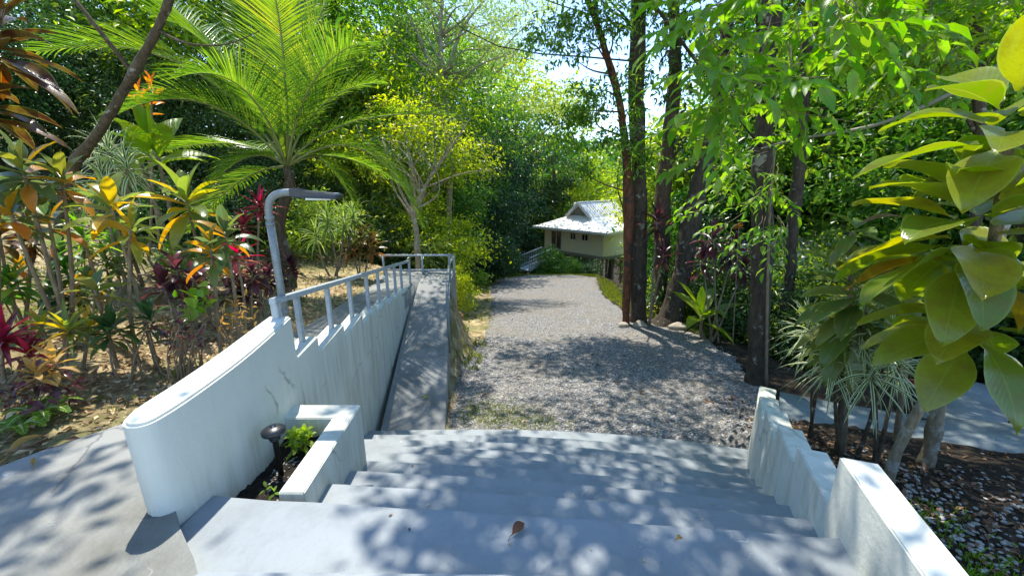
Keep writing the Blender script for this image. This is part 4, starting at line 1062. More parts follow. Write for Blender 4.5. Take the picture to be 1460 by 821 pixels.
FR = [((265, 95, 6.6), (55, 75, 6.0), 'lf_palm', .95), ((290, 50, 7.3), (130, -40, 7.2), 'lf_palm', 1.05), ((300, 150, 6.2), (165, 165, 5.4), 'lf_palm', 1.0), ((325, 95, 6.9), (225, 25, 6.6), 'lf_palm', 1.0), ((330, 205, 7.6), (215, 220, 8.2), 'lf_palm', .8),
      ((370, 80, 7.2), (330, -60, 7.6), 'lf_palm', 1.0), ((402, 60, 6.6), (372, -70, 6.2), 'lf_palm_yellow', .8), ((440, 70, 7.2), (500, -60, 7.4), 'lf_palm', 1.0), ((420, 110, 7.8), (440, -20, 8.6), 'lf_palm', .9),
      ((460, 150, 7.0), (545, 118, 7.2), 'lf_palm', .8), ((500, 175, 7.2), (645, 165, 7.6), 'lf_palm', .75), ((520, 215, 7.2), (600, 320, 7.5), 'lf_palm', 1.05), ((490, 225, 7.6), (580, 270, 8.3), 'lf_palm', .8),
      ((350, 225, 6.4), (285, 290, 6.0), 'lf_palm', .7), ((350, 130, 6.3), (255, 110, 5.6), 'lf_palm', 1.0), ((455, 225, 7.3), (510, 300, 7.6), 'lf_palm', .7), ((445, 120, 6.5), (520, 60, 6.2), 'lf_palm', .9), ((340, 260, 7.2), (270, 330, 7.2), 'lf_palm', .7)]
for m_, t_, mt_, k_ in FR: frond(pal, A3(*m_), A3(*t_), .98 * k_, 76, mt_, w=.027)
g = Geo()
V, T, U = strip(cc, (at(395, 90, 6.7) - cc), Vector((0, -1, .2)), (at(395, 90, 6.7) - cc).length, .10, .1, 8, .8); g.add(V, T, U); g.build('spear_leaf', M['lf_palm_yellow'], pal)

# ------------------------------------------------------------------ cane plants (ti plants, dracaenas)
def rosette(geo, P0, axis_h, n, L, W, lo=-35, hi=80, arch=.9, fold=.2, seg=7, lean=(0, 0), wave=.04, prof=None, mi=0, petiole=0):
    P0 = Vector(P0); a0 = rng.uniform(0, 6.28)
    for i in range(n):
        t = i / max(1, n - 1)
        az = a0 + i * 2.39996 + rng.normal() * .2
        el = R(lo + (hi - lo) * t ** 1.2 + rng.normal() * 7)
        p = P0 + Vector((lean[0], lean[1], 1)) * axis_h * t
        d = Vector((math.cos(az) * math.cos(el), math.sin(az) * math.cos(el), math.sin(el)))
        up = Vector((-math.cos(az) * math.sin(el), -math.sin(az) * math.sin(el), math.cos(el)))
        l = L * rng.uniform(.75, 1.12) * (1 - .35 * max(0, t - .6))
        V, T, U = strip(p + d * petiole * .3, d, up, l, W * rng.uniform(.85, 1.1), arch * rng.uniform(.6, 1.3), seg, fold, prof, rng.normal() * .25, wave)
        geo.add(V, T, U, mi)
oval = lambda t: max(.10 if t < .12 else 0.0, math.sin(math.pi * min(1, max(0, (t - .06) / .94)) ** .85) ** .85)
strapp = lambda t: min(1, .45 + t * 3) * (1 - t ** 2.2) + .01
def cane(name, label, cat, base, heads, mat, stem='stem', group=None, rs=.014, **kw):
    """base (x, y); heads: (top point, leaf count, leaf length, leaf width, axis height)"""
    bx_, by_ = base; zb_ = gz(bx_, by_)
    root = empty(name, (bx_, by_, zb_), label, cat, group)
    for i, (tp, n, L, W, ah) in enumerate(heads):
        tp = Vector(tp); j = rng.normal(size=4) * .03
        b_ = Vector((bx_ + (j[0] if len(heads) > 1 else 0) * 2, by_ + j[1] * 2, zb_ - .08))
        g = Geo(); m_ = b_.lerp(tp, .5) + Vector((j[2], j[3], 0))
        tube(g, [(*b_, rs * 1.25), (*m_, rs), (*(tp + Vector((0, 0, ah * .9))), rs * .7)], 10, 8, .08); g.build('stem', M[stem], root)
        g = Geo(); rosette(g, tp, ah, n, L, W, **kw); g.build('leaf_rosette', M[mat], root)
    return root
def gp(px, py, Y): p = at(px, py, Y); return (p.x, p.y)
def cz(px, py, Y, n, L, W, ah): return (at(px, py, Y), n, L, W, ah)
bk = dict(lo=-30, hi=78, arch=1.0, fold=.22, prof=oval)
cane('ti_plant', 'multi-stemmed ti plant with green and orange leaves at the far left', 'ti plant', gp(75, 440, 3.4), [cz(40, 265, 3.3, 20, .34, .10, .16), cz(95, 275, 3.5, 16, .32, .10, .14), cz(20, 320, 3.2, 14, .30, .09, .12), cz(75, 330, 3.5, 14, .30, .09, .12)], 'lf_ti_green', rs=.016, **bk)
cane('ti_plant', 'ti plant with dull red lower leaves under the orange-leaved one', 'ti plant', gp(20, 450, 3.6), [cz(5, 350, 3.6, 16, .32, .09, .14), cz(50, 350, 3.8, 16, .3, .09, .14)], 'lf_ti_maroon', rs=.014, **bk)
cane('ti_plant', 'tall ti plant with upright yellow leaves on a dark cane beside the slab', 'ti plant', gp(207, 505, 3.3), [cz(165, 318, 3.4, 18, .40, .10, .16), cz(190, 345, 3.3, 12, .30, .08, .12)], 'lf_ti_yellow', rs=.015, **bk)
cane('ti_plant', 'yellow green ti plant with red leaf stalks left of the lamp', 'ti plant', gp(285, 380, 4.6), [cz(270, 305, 4.6, 20, .52, .15, .18)], 'lf_ti_yellow', rs=.016, **bk)
cane('ti_plant', 'ti plant with grey-green and orange leaves by the curved wall', 'ti plant', gp(318, 480, 3.4), [cz(305, 375, 3.4, 16, .30, .085, .14), cz(325, 350, 3.5, 14, .30, .085, .12)], 'lf_ti_green', rs=.016, **bk)
cane('ti_plant', 'small bright crimson ti rosette left of the lamp pole', 'ti plant', gp(345, 440, 4.0), [cz(340, 372, 4.0, 18, .26, .05, .10)], 'lf_ti_red', rs=.014, lo=-10, hi=80, arch=.6, fold=.25, prof=strapp)
cane('ti_plant', 'magenta topped ti plant just behind the lamp arm', 'ti plant', gp(365, 385, 5.6), [cz(372, 305, 5.6, 22, .34, .06, .14), cz(350, 330, 5.6, 18, .32, .06, .12)], 'lf_ti_red', rs=.016, lo=-30, hi=80, arch=.7, fold=.25, prof=strapp)
cane('croton_bush', 'dark red croton bush with orange top leaves beyond the path', 'croton', gp(512, 392, 8.6), [cz(516, 350, 8.6, 24, .42, .09, .25), cz(500, 360, 8.5, 20, .4, .09, .25), cz(530, 362, 8.6, 20, .4, .09, .25)], 'lf_ti_maroon', rs=.018, **bk)
cane('grassy_dracaena', 'yellow green grassy dracaena on thin stems beyond the path', 'dracaena', gp(480, 398, 8.3), [cz(468, 325, 8.3, 44, .62, .03, .22), cz(492, 330, 8.4, 44, .62, .03, .22), cz(452, 345, 8.2, 36, .55, .03, .2), cz(505, 318, 8.5, 36, .55, .03, .2)], 'lf_pale', rs=.02, lo=-40, hi=85, arch=1.6, fold=.2, prof=strapp)
cane('spider_plant', 'white striped arching spider plant under the leaning mossy trunk', 'spider plant', gp(168, 330, 5.6), [cz(160, 235, 5.6, 46, .55, .04, .2), cz(185, 255, 5.5, 44, .5, .04, .2), cz(150, 270, 5.5, 36, .45, .04, .2)], 'lf_stripe', rs=.02, lo=-40, hi=85, arch=1.7, fold=.2, prof=strapp)
cane('green_dracaena', 'small green narrow-leaved dracaena between the two yellow ti plants', 'dracaena', gp(128, 425, 3.9), [cz(122, 350, 3.9, 30, .32, .035, .14)], 'lf_fresh', rs=.016, lo=-30, hi=82, arch=.7, fold=.3, prof=strapp)
cane('yellow_dracaena', 'low yellow green striped rosette at the edge of the slab', 'dracaena', gp(95, 505, 2.9), [cz(100, 478, 2.9, 24, .30, .035, .06), cz(60, 470, 3.0, 18, .26, .035, .06), cz(128, 470, 3.1, 16, .24, .035, .05)], 'lf_ti_yellow', rs=.012, lo=-15, hi=70, arch=.9, fold=.25, prof=strapp)
cane('bromeliad', 'dark red bromeliad at the left frame edge', 'bromeliad', gp(5, 520, 2.7), [cz(8, 490, 2.7, 26, .30, .045, .06), cz(45, 510, 2.75, 18, .22, .04, .05)], 'lf_ti_red', rs=.012, lo=-10, hi=75, arch=.7, fold=.25, prof=strapp)
cane('red_brown_ti_plant', 'large red-brown ti plant in the top left corner', 'ti plant', gp(-60, 400, 3.0), [cz(5, 95, 2.9, 26, .42, .12, .24), cz(-20, 170, 2.9, 20, .4, .12, .2)], 'lf_ti_maroon', rs=.016, **bk)
cane('heliconia', 'bright green banana-leaved heliconia left of the palm', 'heliconia', gp(232, 330, 6.2), [cz(228, 235, 6.2, 9, .95, .26, .2), cz(205, 250, 6.2, 7, .8, .24, .2)], 'lf_banana', rs=.03, lo=10, hi=80, arch=.9, fold=.2, prof=oval)
cane('heliconia', 'heliconia with orange red bracts behind the palm fronds', 'heliconia', gp(210, 320, 7.2), [cz(205, 165, 7.2, 9, .30, .07, .35), cz(222, 150, 7.2, 7, .28, .07, .35)], 'flower', rs=.02, lo=20, hi=70, arch=.2, fold=.4, prof=oval)
cane('bush_ti_plant', 'dark purple ti bush behind the climbing heart leaves', 'ti plant', gp(262, 470, 3.6), [cz(255, 400, 3.6, 18, .24, .07, .14), cz(235, 420, 3.5, 16, .22, .07, .12), cz(280, 410, 3.6, 16, .22, .07, .12)], 'lf_ti_purple', rs=.012, **bk)
cane('bush_ti_plant', 'dark purple ti bush at the left of the lamp base', 'ti plant', gp(360, 430, 4.4), [cz(362, 400, 4.4, 18, .24, .07, .14), cz(340, 405, 4.4, 16, .24, .07, .12), cz(385, 405, 4.6, 16, .22, .07, .12)], 'lf_ti_purple', rs=.012, **bk)
cane('bush_ti_plant', 'withered brown low plant beside the slab', 'ti plant', gp(75, 560, 2.5), [cz(80, 528, 2.5, 16, .18, .04, .08), cz(55, 545, 2.4, 14, .16, .04, .08)], 'lf_brown', rs=.010, **bk)
cane('green_ti_plant', 'grey-green broad leaved plant low beside the tall yellow ti plant', 'ti plant', gp(140, 450, 3.1), [cz(138, 425, 3.1, 9, .24, .09, .08)], 'lf_big2', rs=.014, lo=-10, hi=60, arch=.8, fold=.2, prof=oval)
for i in range(22):
    x, y = rng.uniform(-6.2, -2.95), rng.uniform(2.5, 6.8)
    if x > -2.9 - .12 * (y - 2.5): continue
    h = rng.uniform(.22, .6); mt_ = ['lf_big2', 'lf_mid', 'lf_ti_green', 'lf_dark', 'lf_ti_purple'][i % 5]; z = gz(x, y)
    cane('undergrowth_plant', 'low leafy plant filling the gaps between the taller ti plants on the left bank', 'plant', (x, y), [(Vector((x + rng.normal() * .08, y + rng.normal() * .08, z + h * rng.uniform(.6, 1.1))), 14, .22, .065, .1) for _ in range(3)], mt_, group='low plants on the left bank', rs=.008, **bk)
# heart-leaved climber, variegated shrub, ferns
def scatter_plant(name, label, cat, base, cen, rad, n, L, wr, mat, tpl=TPL_BLADE, stems=7, droop=.5, stemmat='stem', rs=.006):
    zb_ = gz(*base); root = empty(name, (*base, zb_), label, cat)
    P = np.array(cen) + unit(n) * (rng.random(n) ** .45)[:, None] * np.array(rad)
    g = Geo()
    for i in rng.choice(n, min(stems, n), replace=False):
        q = P[i]; tube(g, [(base[0] + rng.normal() * .03, base[1] + rng.normal() * .03, zb_ - .05, rs), (*((np.array([*base, zb_]) + q) / 2 + rng.normal(size=3) * .04), rs * .8), (*q, rs * .3)], 6, 5)
    g.build('stem', M[stemmat], root)
    g = Geo(); g.add(*foliage(P, norm(P - np.array([base[0], base[1], cen[2] - rad[2]])), L, wr, droop, tpl)); g.build('foliage', M[mat], root, smooth=False)
    return root
scatter_plant('heart_leaf_climber', 'climber with glossy heart shaped green leaves near the wall', 'climber', gp(270, 475, 3.2), at(278, 430, 3.2), (.12, .1, .2), 26, .10, .85, 'lf_fresh', stems=5)
scatter_plant('pale_leaf_shrub', 'small shrub with pale green white-edged leaves behind the heart leaves', 'shrub', gp(255, 400, 4.6), at(262, 368, 4.6), (.26, .2, .16), 170, .09, .6, 'lf_pale', stems=9)
scatter_plant('twiggy_shrub', 'thin twiggy shrub against the curved wall', 'shrub', gp(250, 520, 3.0), at(250, 470, 3.0), (.22, .2, .28), 60, .07, .4, 'lf_ti_purple', stems=16)
scatter_plant('twiggy_shrub', 'bare twiggy shrub before the dry sunlit bank', 'shrub', gp(330, 500, 3.3), at(335, 450, 3.4), (.2, .2, .25), 60, .07, .4, 'lf_brown', stems=16)
scatter_plant('dark_low_shrub', 'dark low shrub in the shade left of the slab', 'shrub', gp(40, 590, 2.4), at(45, 555, 2.4), (.26, .2, .16), 90, .08, .42, 'lf_ti_purple', stems=10)
def fern(label, px, py, Y, n=7, L=.2, mat='lf_fresh'):
    b_ = gp(px, py, Y); z = gz(*b_); root = empty('small_fern', (*b_, z), label, 'fern')
    for i in range(n):
        az = i * 2.4; tip = Vector((b_[0] + math.cos(az) * L, b_[1] + math.sin(az) * L, z + L * .25)); mid = Vector((b_[0] + math.cos(az) * L * .5, b_[1] + math.sin(az) * L * .5, z + L * .42))
        f_ = frond(root, mid, tip, L * .28, 14, mat, start=(b_[0], b_[1], z), base=.1, w=.02)
fern('little bright green fern at the edge of the slab', 70, 625, 2.35)
fern('little green fern nearer the frame edge on the left mulch', 45, 652, 2.2, 6, .16)
# plants in the planter
def sprig(label, x, y, z, n, L, mat, stems):
    root = empty('seedling', (x, y, z), label, 'plant')
    g = Geo(); s = Geo()
    for k in range(stems):
        az = k * 2.4; q = Vector((x + math.cos(az) * .05 * rng.uniform(.3, 1.3), y + math.sin(az) * .07 * rng.uniform(.3, 1.3), z + rng.uniform(.05, .12)))
        tube(s, [(x, y, z - .02, .003), (*((Vector((x, y, z)) + q) / 2), .0025), (*q, .0015)], 4, 5)
        rosette(g, q, .02, n, L, L * .36, lo=-10, hi=60, arch=.7, prof=oval, seg=5)
    s.build('stem', M['stem'], root); g.build('leaf_rosette', M[mat], root)
q = at(425, 622, 2.28); sprig('bushy light green seedling behind the garden light', q.x, 2.28, -.14, 8, .075, 'lf_bright', 12)
q = at(382, 690, 1.80); sprig('tiny dark green sprout at the near end of the planter', q.x, 1.80, -.14, 4, .05, 'lf_fresh', 2)

# ------------------------------------------------------------------ right side plants
def tall_cane(name, label, path, secs, mat, stem='bark_pale', rs=.03, seed=3, **kw):
    """stem path rows; secs: (bottom point, axis height, lean, n, L, W)"""
    global rng
    rng = np.random.default_rng(seed)
    root = empty(name, path[0][:3], label, 'ti plant')
    g = Geo(); tube(g, path, 18, 10, .10); g.build('stem', M[stem], root)
    for (p, ah, lean, n, L, W) in secs:
        g = Geo(); rosette(g, p, ah, n, L, W, lean=lean, **kw); g.build('leaf_rosette', M[mat], root)
    return root
b0 = at(1268, 682, 2.75)
pth = [(b0.x, 2.75, gz(b0.x, 2.75) - .1, .04), (*at(1280, 640, 2.75), .036), (*at(1318, 570, 2.72), .034), (*at(1352, 510, 2.68), .032), (*at(1400, 420, 2.5), .03), (*at(1425, 300, 2.35), .028), (*at(1440, 190, 2.25), .022)]
tall_cane('olive_leaved_plant', 'big plant with broad olive leaves on a leaning pale stalk at the right edge', pth,
          [(at(1385, 480, 2.3), .32, (.05, -.05), 22, .50, .25), (at(1372, 365, 2.25), .30, (.10, -.05), 26, .58, .27), (at(1425, 215, 2.2), .20, (.03, 0), 16, .50, .22)], 'lf_big', lo=-35, hi=50, arch=.95, fold=.14, petiole=.3, prof=oval, wave=.05, seg=10)
b1 = at(1205, 640, 3.5)
pth = [(b1.x, 3.5, gz(b1.x, 3.5) - .1, .03), (*at(1208, 540, 3.5), .026), (*at(1212, 440, 3.5), .024), (*at(1215, 330, 3.5), .018)]
tall_cane('drooping_ti_plant', 'dull green ti plant with drooping leaves and a reddish top above the striped plants', pth,
          [(at(1212, 470, 3.4), .55, (0, 0), 38, .58, .18), (at(1215, 345, 3.4), .14, (0, 0), 11, .36, .12)], 'lf_big2', stem='stem', lo=-60, hi=50, arch=.9, fold=.15, prof=oval, wave=.03, seg=8)
b1 = at(1300, 560, 3.9)
pth = [(b1.x, 3.9, gz(b1.x, 3.9) - .1, .03), (*at(1296, 470, 3.9), .026), (*at(1290, 380, 3.9), .018)]
tall_cane('drooping_ti_plant', 'withering ti plant between the drooping one and the olive leaved plant', pth, [(at(1292, 420, 3.9), .25, (0, 0), 18, .48, .15)], 'lf_big2', stem='stem', lo=-60, hi=40, arch=.9, fold=.15, prof=oval, wave=.03)
GS = 'striped dracaenas beside the right stair wall'
for lab, qx, qy, Yb, heads in [
   ('striped dracaena nearest the mottled trunk', 1150, 600, 4.0, [(1150, 480, 3.9), (1170, 500, 3.8)]),
   ('tallest striped dracaena behind the stair wall', 1195, 640, 3.45, [(1200, 505, 3.4), (1225, 480, 3.4), (1185, 530, 3.4)]),
   ('striped dracaena leaning right toward the side path', 1235, 650, 3.3, [(1262, 510, 3.3), (1240, 545, 3.2), (1278, 535, 3.4)])]:
    cane('striped_dracaena', lab, 'dracaena', gp(qx, qy, Yb), [cz(*h_, 40, .46, .028, .14) for h_ in heads], 'lf_stripe', stem='bark_moss', group=GS, rs=.016, lo=-55, hi=82, arch=1.0, fold=.25, prof=strapp, wave=0)
cane('purple_ti_plant', 'dark purple ti plant growing against the climber covered trunk', 'ti plant', gp(932, 450, 10.0), [cz(935, 330, 10.0, 30, .55, .09, .4), cz(945, 375, 9.9, 22, .5, .09, .3)], 'lf_ti_purple', rs=.03, lo=-40, hi=80, arch=.9, fold=.25, prof=strapp)
cane('purple_ti_plant', 'dark purple ti clump right of the leaning trunk', 'ti plant', gp(1020, 460, 8.6), [cz(1015, 355, 8.6, 26, .5, .10, .3), cz(1045, 370, 8.6, 24, .5, .10, .3), cz(1000, 385, 8.7, 22, .5, .1, .3), cz(1060, 395, 8.5, 22, .45, .1, .25)], 'lf_ti_purple', rs=.02, lo=-45, hi=78, arch=.9, fold=.25, prof=oval)
cane('orange_flower', 'orange red flower head above the dark purple ti clump', 'flower', gp(1053, 440, 8.3), [cz(1053, 326, 8.3, 12, .14, .05, .05)], 'flower', rs=.01, lo=0, hi=80, arch=.3, prof=oval)
cane('banana_plant', 'bright green banana plant sunlit below the gravel edge', 'banana plant', gp(1005, 490, 8.8), [cz(1000, 460, 8.8, 9, 1.1, .30, .2)], 'lf_banana', rs=.05, lo=5, hi=70, arch=1.0, fold=.2, prof=oval)
cane('pink_cordyline', 'small magenta plant on the shaded ground by the side path', 'ti plant', gp(1283, 560, 4.9), [cz(1283, 545, 4.9, 16, .22, .05, .06)], 'lf_ti_red', rs=.012, lo=-10, hi=70, arch=.7, prof=strapp)

# ---- leafy boughs hanging over from the right, and the grey vine
def boughs(name, label, root_pts, n, region, L, mat, cat='tree'):
    root = empty(name, tuple(root_pts[0][:3]), label, cat)
    g = Geo(); tube(g, root_pts, 20, 8, .08); main = spline(root_pts, 60)
    PP, DD, NN, LL = [], [], [], []
    for i in range(n):
        px, py, Yd = region()
        p0 = np.array(at(px, py, Yd))
        src = main[np.argmin(np.linalg.norm(main[18:, :3] - p0 - np.array([.2, .2, .25]), axis=1)) + 18][:3]
        dr = norm(np.array([rng.normal() * .8 - .3, rng.normal() * .7 - .3, -.35 + rng.normal() * .3]))
        ln = rng.uniform(.35, .65); end = p0 + dr * ln
        q0 = p0 + (src - p0) * min(1, .35 / max(.01, np.linalg.norm(src - p0)))
        tube(g, [(*q0, .0035), (*p0, .003), (*end, .0015)], 7, 5)
        k = rng.integers(9, 15)
        for j in range(k):
            t = j / (k - 1); q = p0 + dr * ln * t + np.array([0, 0, -.06 * t * t])
            sd = norm(np.cross(dr, [0, 0, 1])) * (1 if j % 2 else -1)
            PP.append(q); DD.append(norm(dr * .75 + sd * (.9 if j < k - 1 else 0) + np.array([0, 0, -.25 + rng.normal() * .2]))); NN.append(norm(np.array([0, 0, 1]) + rng.normal(size=3) * .25)); LL.append(L * rng.uniform(.7, 1.2))
    g.build('bough', M['stem'], root)
    LL = np.array(LL); c = Geo(); c.add(*leaves(np.array(PP), np.array(DD), np.array(NN), LL, LL * .40, TPL_BLADE)); c.build('foliage', M[mat], root, smooth=False)
    return root
def reg1():
    px = rng.uniform(985, 1250); return px, rng.uniform(-40, 60 + 160 * (1 - abs(px - 1060) / 200 if px < 1200 else .2)), rng.uniform(3.0, 4.8)
def reg2():
    return rng.uniform(1200, 1480), rng.uniform(-60, 120), rng.uniform(3.8, 6)
def reg3():
    return rng.uniform(1010, 1120), rng.uniform(180, 330), rng.uniform(4.6, 5.6)
rt = [(6.2, 3.6, -1.4, .09), (6.0, 3.7, 1.5, .08), (5.4, 3.9, 3.4, .06), (4.2, 4.0, 4.0, .04), (3.0, 3.9, 3.7, .028), (2.2, 3.7, 3.3, .015)]
boughs('overhanging_tree', 'tree with long fresh green leaves hanging into the upper right', rt, 78, reg1, .19, 'lf_fresh')
rt = [(7.4, 4.6, -1.4, .09), (7.2, 4.7, 1.5, .08), (6.6, 4.8, 3.2, .06), (5.4, 4.9, 3.8, .04), (4.2, 4.8, 3.6, .02)]
boughs('overhanging_tree', 'green leafy boughs over the olive leaved plant at upper right', rt, 60, reg2, .17, 'lf_fresh')
rt = [tuple(TRK[4]), tuple(TRK[8]), (TRK[10][0] - .1, TRK[10][1] - .2, TRK[10][2], .03), (TRK[11][0] - .3, TRK[11][1] - .5, TRK[11][2] + .1, .015)]
rt = [(TRK[3][0], TRK[3][1] - .22, TRK[3][2], .02), (TRK[6][0], TRK[6][1] - .2, TRK[6][2], .02), (TRK[9][0], TRK[9][1] - .2, TRK[9][2], .018), (TRK[11][0], TRK[11][1] - .25, TRK[11][2], .012)]
boughs('leafy_climber', 'fresh green climber hanging on the single mottled trunk', rt, 26, reg3, .14, 'lf_fresh', 'climber')
g = Geo(); tube(g, [(*at(1086, 212, 5.82), .012), (*at(1130, 200, 5.3), .014), (*at(1190, 190, 4.8), .017), (*at(1250, 178, 4.5), .019), (*at(1330, 146, 4.2), .02), (*at(1400, 108, 4.0), .021), (*at(1470, 66, 3.8), .022), (*at(1600, -30, 3.6), .024)], 40, 8, .12)
tag(g.build('hanging_vine', M['vine']), 'long grey woody vine slung from the mottled trunk up to the right edge', 'vine')
g = Geo(); tube(g, [(*at(1065, 120, 4.6), .007), (*at(1130, 95, 4.5), .008), (*at(1200, 60, 4.4), .009), (*at(1260, 20, 4.3), .010), (*at(1330, -20, 4.2), .012)], 30, 6, .15)
tag(g.build('hanging_vine', M['vine']), 'thin upper vine above the long grey woody one', 'vine')

# ------------------------------------------------------------------ ground detail
def ground_scatter(n, fx, fy, test=None):
    x, y = fx(n), fy(n)
    z = ground(x, y)
    k = np.ones(n, bool) if test is None else test(x, y)
    return np.stack([x[k], y[k], z[k] + .012], 1)
U_ = lambda a, b: (lambda n: rng.uniform(a, b, n))
def left_ok(x, y): return (x < np.interp(y, [1.0, 1.4, 1.86, 2.32, 2.8, 4.7, 8.9], [-3.5, -3.2, -2.91, -2.65, -2.57, -2.69, -3.05]))
P = np.concatenate([ground_scatter(15000, U_(-8, -2.5), U_(1, 11), left_ok), ground_scatter(5000, U_(-5, -2.5), U_(1.0, 4.5), left_ok)])
n = len(P); D = rng.normal(size=(n, 3)); D[:, 2] = np.abs(D[:, 2]) * .25
g = Geo(); l = .018 + .07 * rng.random(n) ** 2.2; g.add(*leaves(P, D, norm(np.array([0, 0, 1]) + rng.normal(size=(n, 3)) * .5), l, l * .45)); tag(g.build('leaf_litter', M['litter'], smooth=False), 'brown leaf litter over the left garden bank', 'leaf litter', kind='stuff')
def right_ok(x, y): return (x > np.interp(y, RW[:, 1], RW[:, 0]) + .22) & ~((np.abs(y - np.interp(x, [3.9, 4.7, 5.6, 7.2, 9], [5.1, 4.55, 3.95, 3.3, 2.9])) < .5) & (x > 3.8)) & (y < 5.4) & ~((x > 5.4) & (y > 3.7))
P = ground_scatter(9000, U_(1.5, 7.5), U_(.6, 5.4), right_ok)
n = len(P); D = rng.normal(size=(n, 3)); D[:, 2] = np.abs(D[:, 2]) * .25
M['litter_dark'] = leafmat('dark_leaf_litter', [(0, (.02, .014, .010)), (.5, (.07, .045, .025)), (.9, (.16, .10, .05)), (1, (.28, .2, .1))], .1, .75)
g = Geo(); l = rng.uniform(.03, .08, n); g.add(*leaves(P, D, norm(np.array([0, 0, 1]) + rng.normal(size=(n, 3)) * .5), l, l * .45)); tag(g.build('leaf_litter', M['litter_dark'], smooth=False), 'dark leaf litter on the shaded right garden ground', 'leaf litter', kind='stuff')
P = ground_scatter(6500, U_(1.6, 5.2), U_(.7, 4.6), right_ok)
k = rng.random(len(P)) < np.clip(1.25 - .33 * (P[:, 1] - .7) - .12 * (P[:, 0] - 1.8), .05, 1); P = P[k]
pebbles('pebbles', P, rng.uniform(.010, .022, len(P)), M['pebble'], 'white pebbles among the leaf litter right of the stairs', 'pebbles')
# loose stones on the gravel
n = 5200; y = 4.3 + 7 * rng.random(n) ** 1.5; l_, r_ = drive_rows(y); x = l_ + (r_ - l_) * rng.random(n)
P = np.stack([x, y, ground(x, y) + .016], 1)
M['stones'] = plain('loose_gravel_stone', (.40, .39, .37), .85, var=.45, scale=9)
pebbles('loose_gravel', P, rng.uniform(.008, .017, n), M['stones'], 'loose grey stones scattered over the gravel drive', 'gravel')
# grass tufts
def tufts(name, label, P, L, mat='lf_grass', per=9):
    n = len(P) * per; Q = np.repeat(P, per, 0) + rng.normal(size=(n, 3)) * np.array([.03, .03, 0])
    D = norm(np.stack([rng.normal(size=n) * .5, rng.normal(size=n) * .5, np.ones(n)], 1)); l = L * rng.uniform(.5, 1.3, n)
    g = Geo(); g.add(*leaves(Q, D, unit(n), l, np.maximum(.006, l * .10))); tag(g.build(name, M[mat], smooth=False), label, 'grass', kind='stuff')
def near_pt(cx, cy_, s, n): return rng.normal(size=(n, 2)) * s + np.array([cx, cy_])
q = np.concatenate([near_pt(.0, 4.75, .30, 260), near_pt(-.5, 4.9, .2, 160), near_pt(.4, 4.5, .2, 100)]); q = q[(q[:, 0] > -.75) & (q[:, 1] > 4.42)]
tufts('grass', 'short weeds in the gravel at the foot of the stairs', np.column_stack([q, ground(q[:, 0], q[:, 1])]), .045, per=7)
yy = 27.5 - 11 * rng.random(1300) ** 1.3; l_, r_ = drive_rows(yy); xx = l_ - .1 - rng.random(1300) * 3.2
e2 = rng.uniform(9, 27.5, 1200); l2, r2 = drive_rows(e2); x2 = r2 + rng.random(1200) * 1.2
q = np.concatenate([np.stack([xx, yy], 1), np.stack([x2, e2], 1), np.stack([rng.uniform(-2, 6, 900), rng.uniform(26.8, 28.8, 900)], 1), np.stack([rng.uniform(-1.1, -.6, 30), rng.uniform(6.6, 8.6, 30)], 1), np.stack([rng.uniform(-2.4, -.6, 60), rng.uniform(10, 15, 60)], 1)])
tufts('grass', 'sunlit yellow green grass along the edges of the drive', np.column_stack([q, ground(q[:, 0], q[:, 1])]), .12, per=10)
q = np.stack([rng.uniform(-7.5, -2.8, 1500), rng.uniform(2.2, 10, 1500)], 1); q = q[left_ok(q[:, 0], q[:, 1]) & (np.sin(q[:, 0] * 2.1) * np.cos(q[:, 1] * 1.7) > -.1)]
tufts('grass', 'thin dry grass and moss on the left bank', np.column_stack([q, ground(q[:, 0], q[:, 1])]), .055, per=6)
q = np.concatenate([near_pt(2.35, 1.75, .16, 60), near_pt(2.6, 1.5, .16, 60), near_pt(2.9, 2.1, .2, 40)])
tufts('grass', 'low green weeds among the white pebbles', np.column_stack([q, ground(q[:, 0], q[:, 1])]), .06, 'lf_fresh', per=6)
# stones at the foot of the trees, coconut
def rock(name, label, p, r, mat, cat):
    bm = bmesh.new(); bmesh.ops.create_icosphere(bm, subdivisions=3, radius=1)
    s = rng.uniform(0, 9, 3)
    for v in bm.verts:
        k = 1 + .16 * math.sin(v.co.x * 3 + s[0]) * math.cos(v.co.y * 2.6 + s[1]) + .10 * math.sin(v.co.z * 5 + s[2])
        v.co = Vector((v.co.x * r[0], v.co.y * r[1], v.co.z * r[2])) * k
    me = bpy.data.meshes.new(name); bm.to_mesh(me); bm.free()
    for f in me.polygons: f.use_smooth = True
    o = link(name, me, mat); o.location = p; return tag(o, label, cat)
for lab, px, py, Yd, r in [('pale flat stone at the foot of the straight mottled trunk', 913, 455, 9.95, (.20, .14, .12)), ('low brown stone by the red trunk', 889, 457, 9.9, (.16, .12, .08)), ('dark root-covered stone at the foot of the leaning trunk', 968, 458, 9.7, (.26, .16, .14))]:
    p = at(px, py, Yd); rock('stone', lab, (p.x, p.y, gz(p.x, p.y) + .05), r, M['stone'], 'stone')
p = at(652, 412, 9.7); zc = gz(p.x, p.y)
rock('coconut', 'brown fallen coconut on the bank beside the ramp landing', (p.x, p.y, zc + .1), (.13, .12, .12), M['coconut'], 'coconut')
def step_z(x, y):
    z = RISE if y < 1.17 else 0.0
    for k in range(9):
        t = (x + 1.75) / (STEPS_R[k][0] + 1.8); ye = (1.74 + .305 * k) * (1 - t) + STEPS_R[k][1] * t + (.012 + .022 * k) * 4 * t * (1 - t)
        if y > ye + .01: z = -RISE * (k + 1)
    return z
Q = []
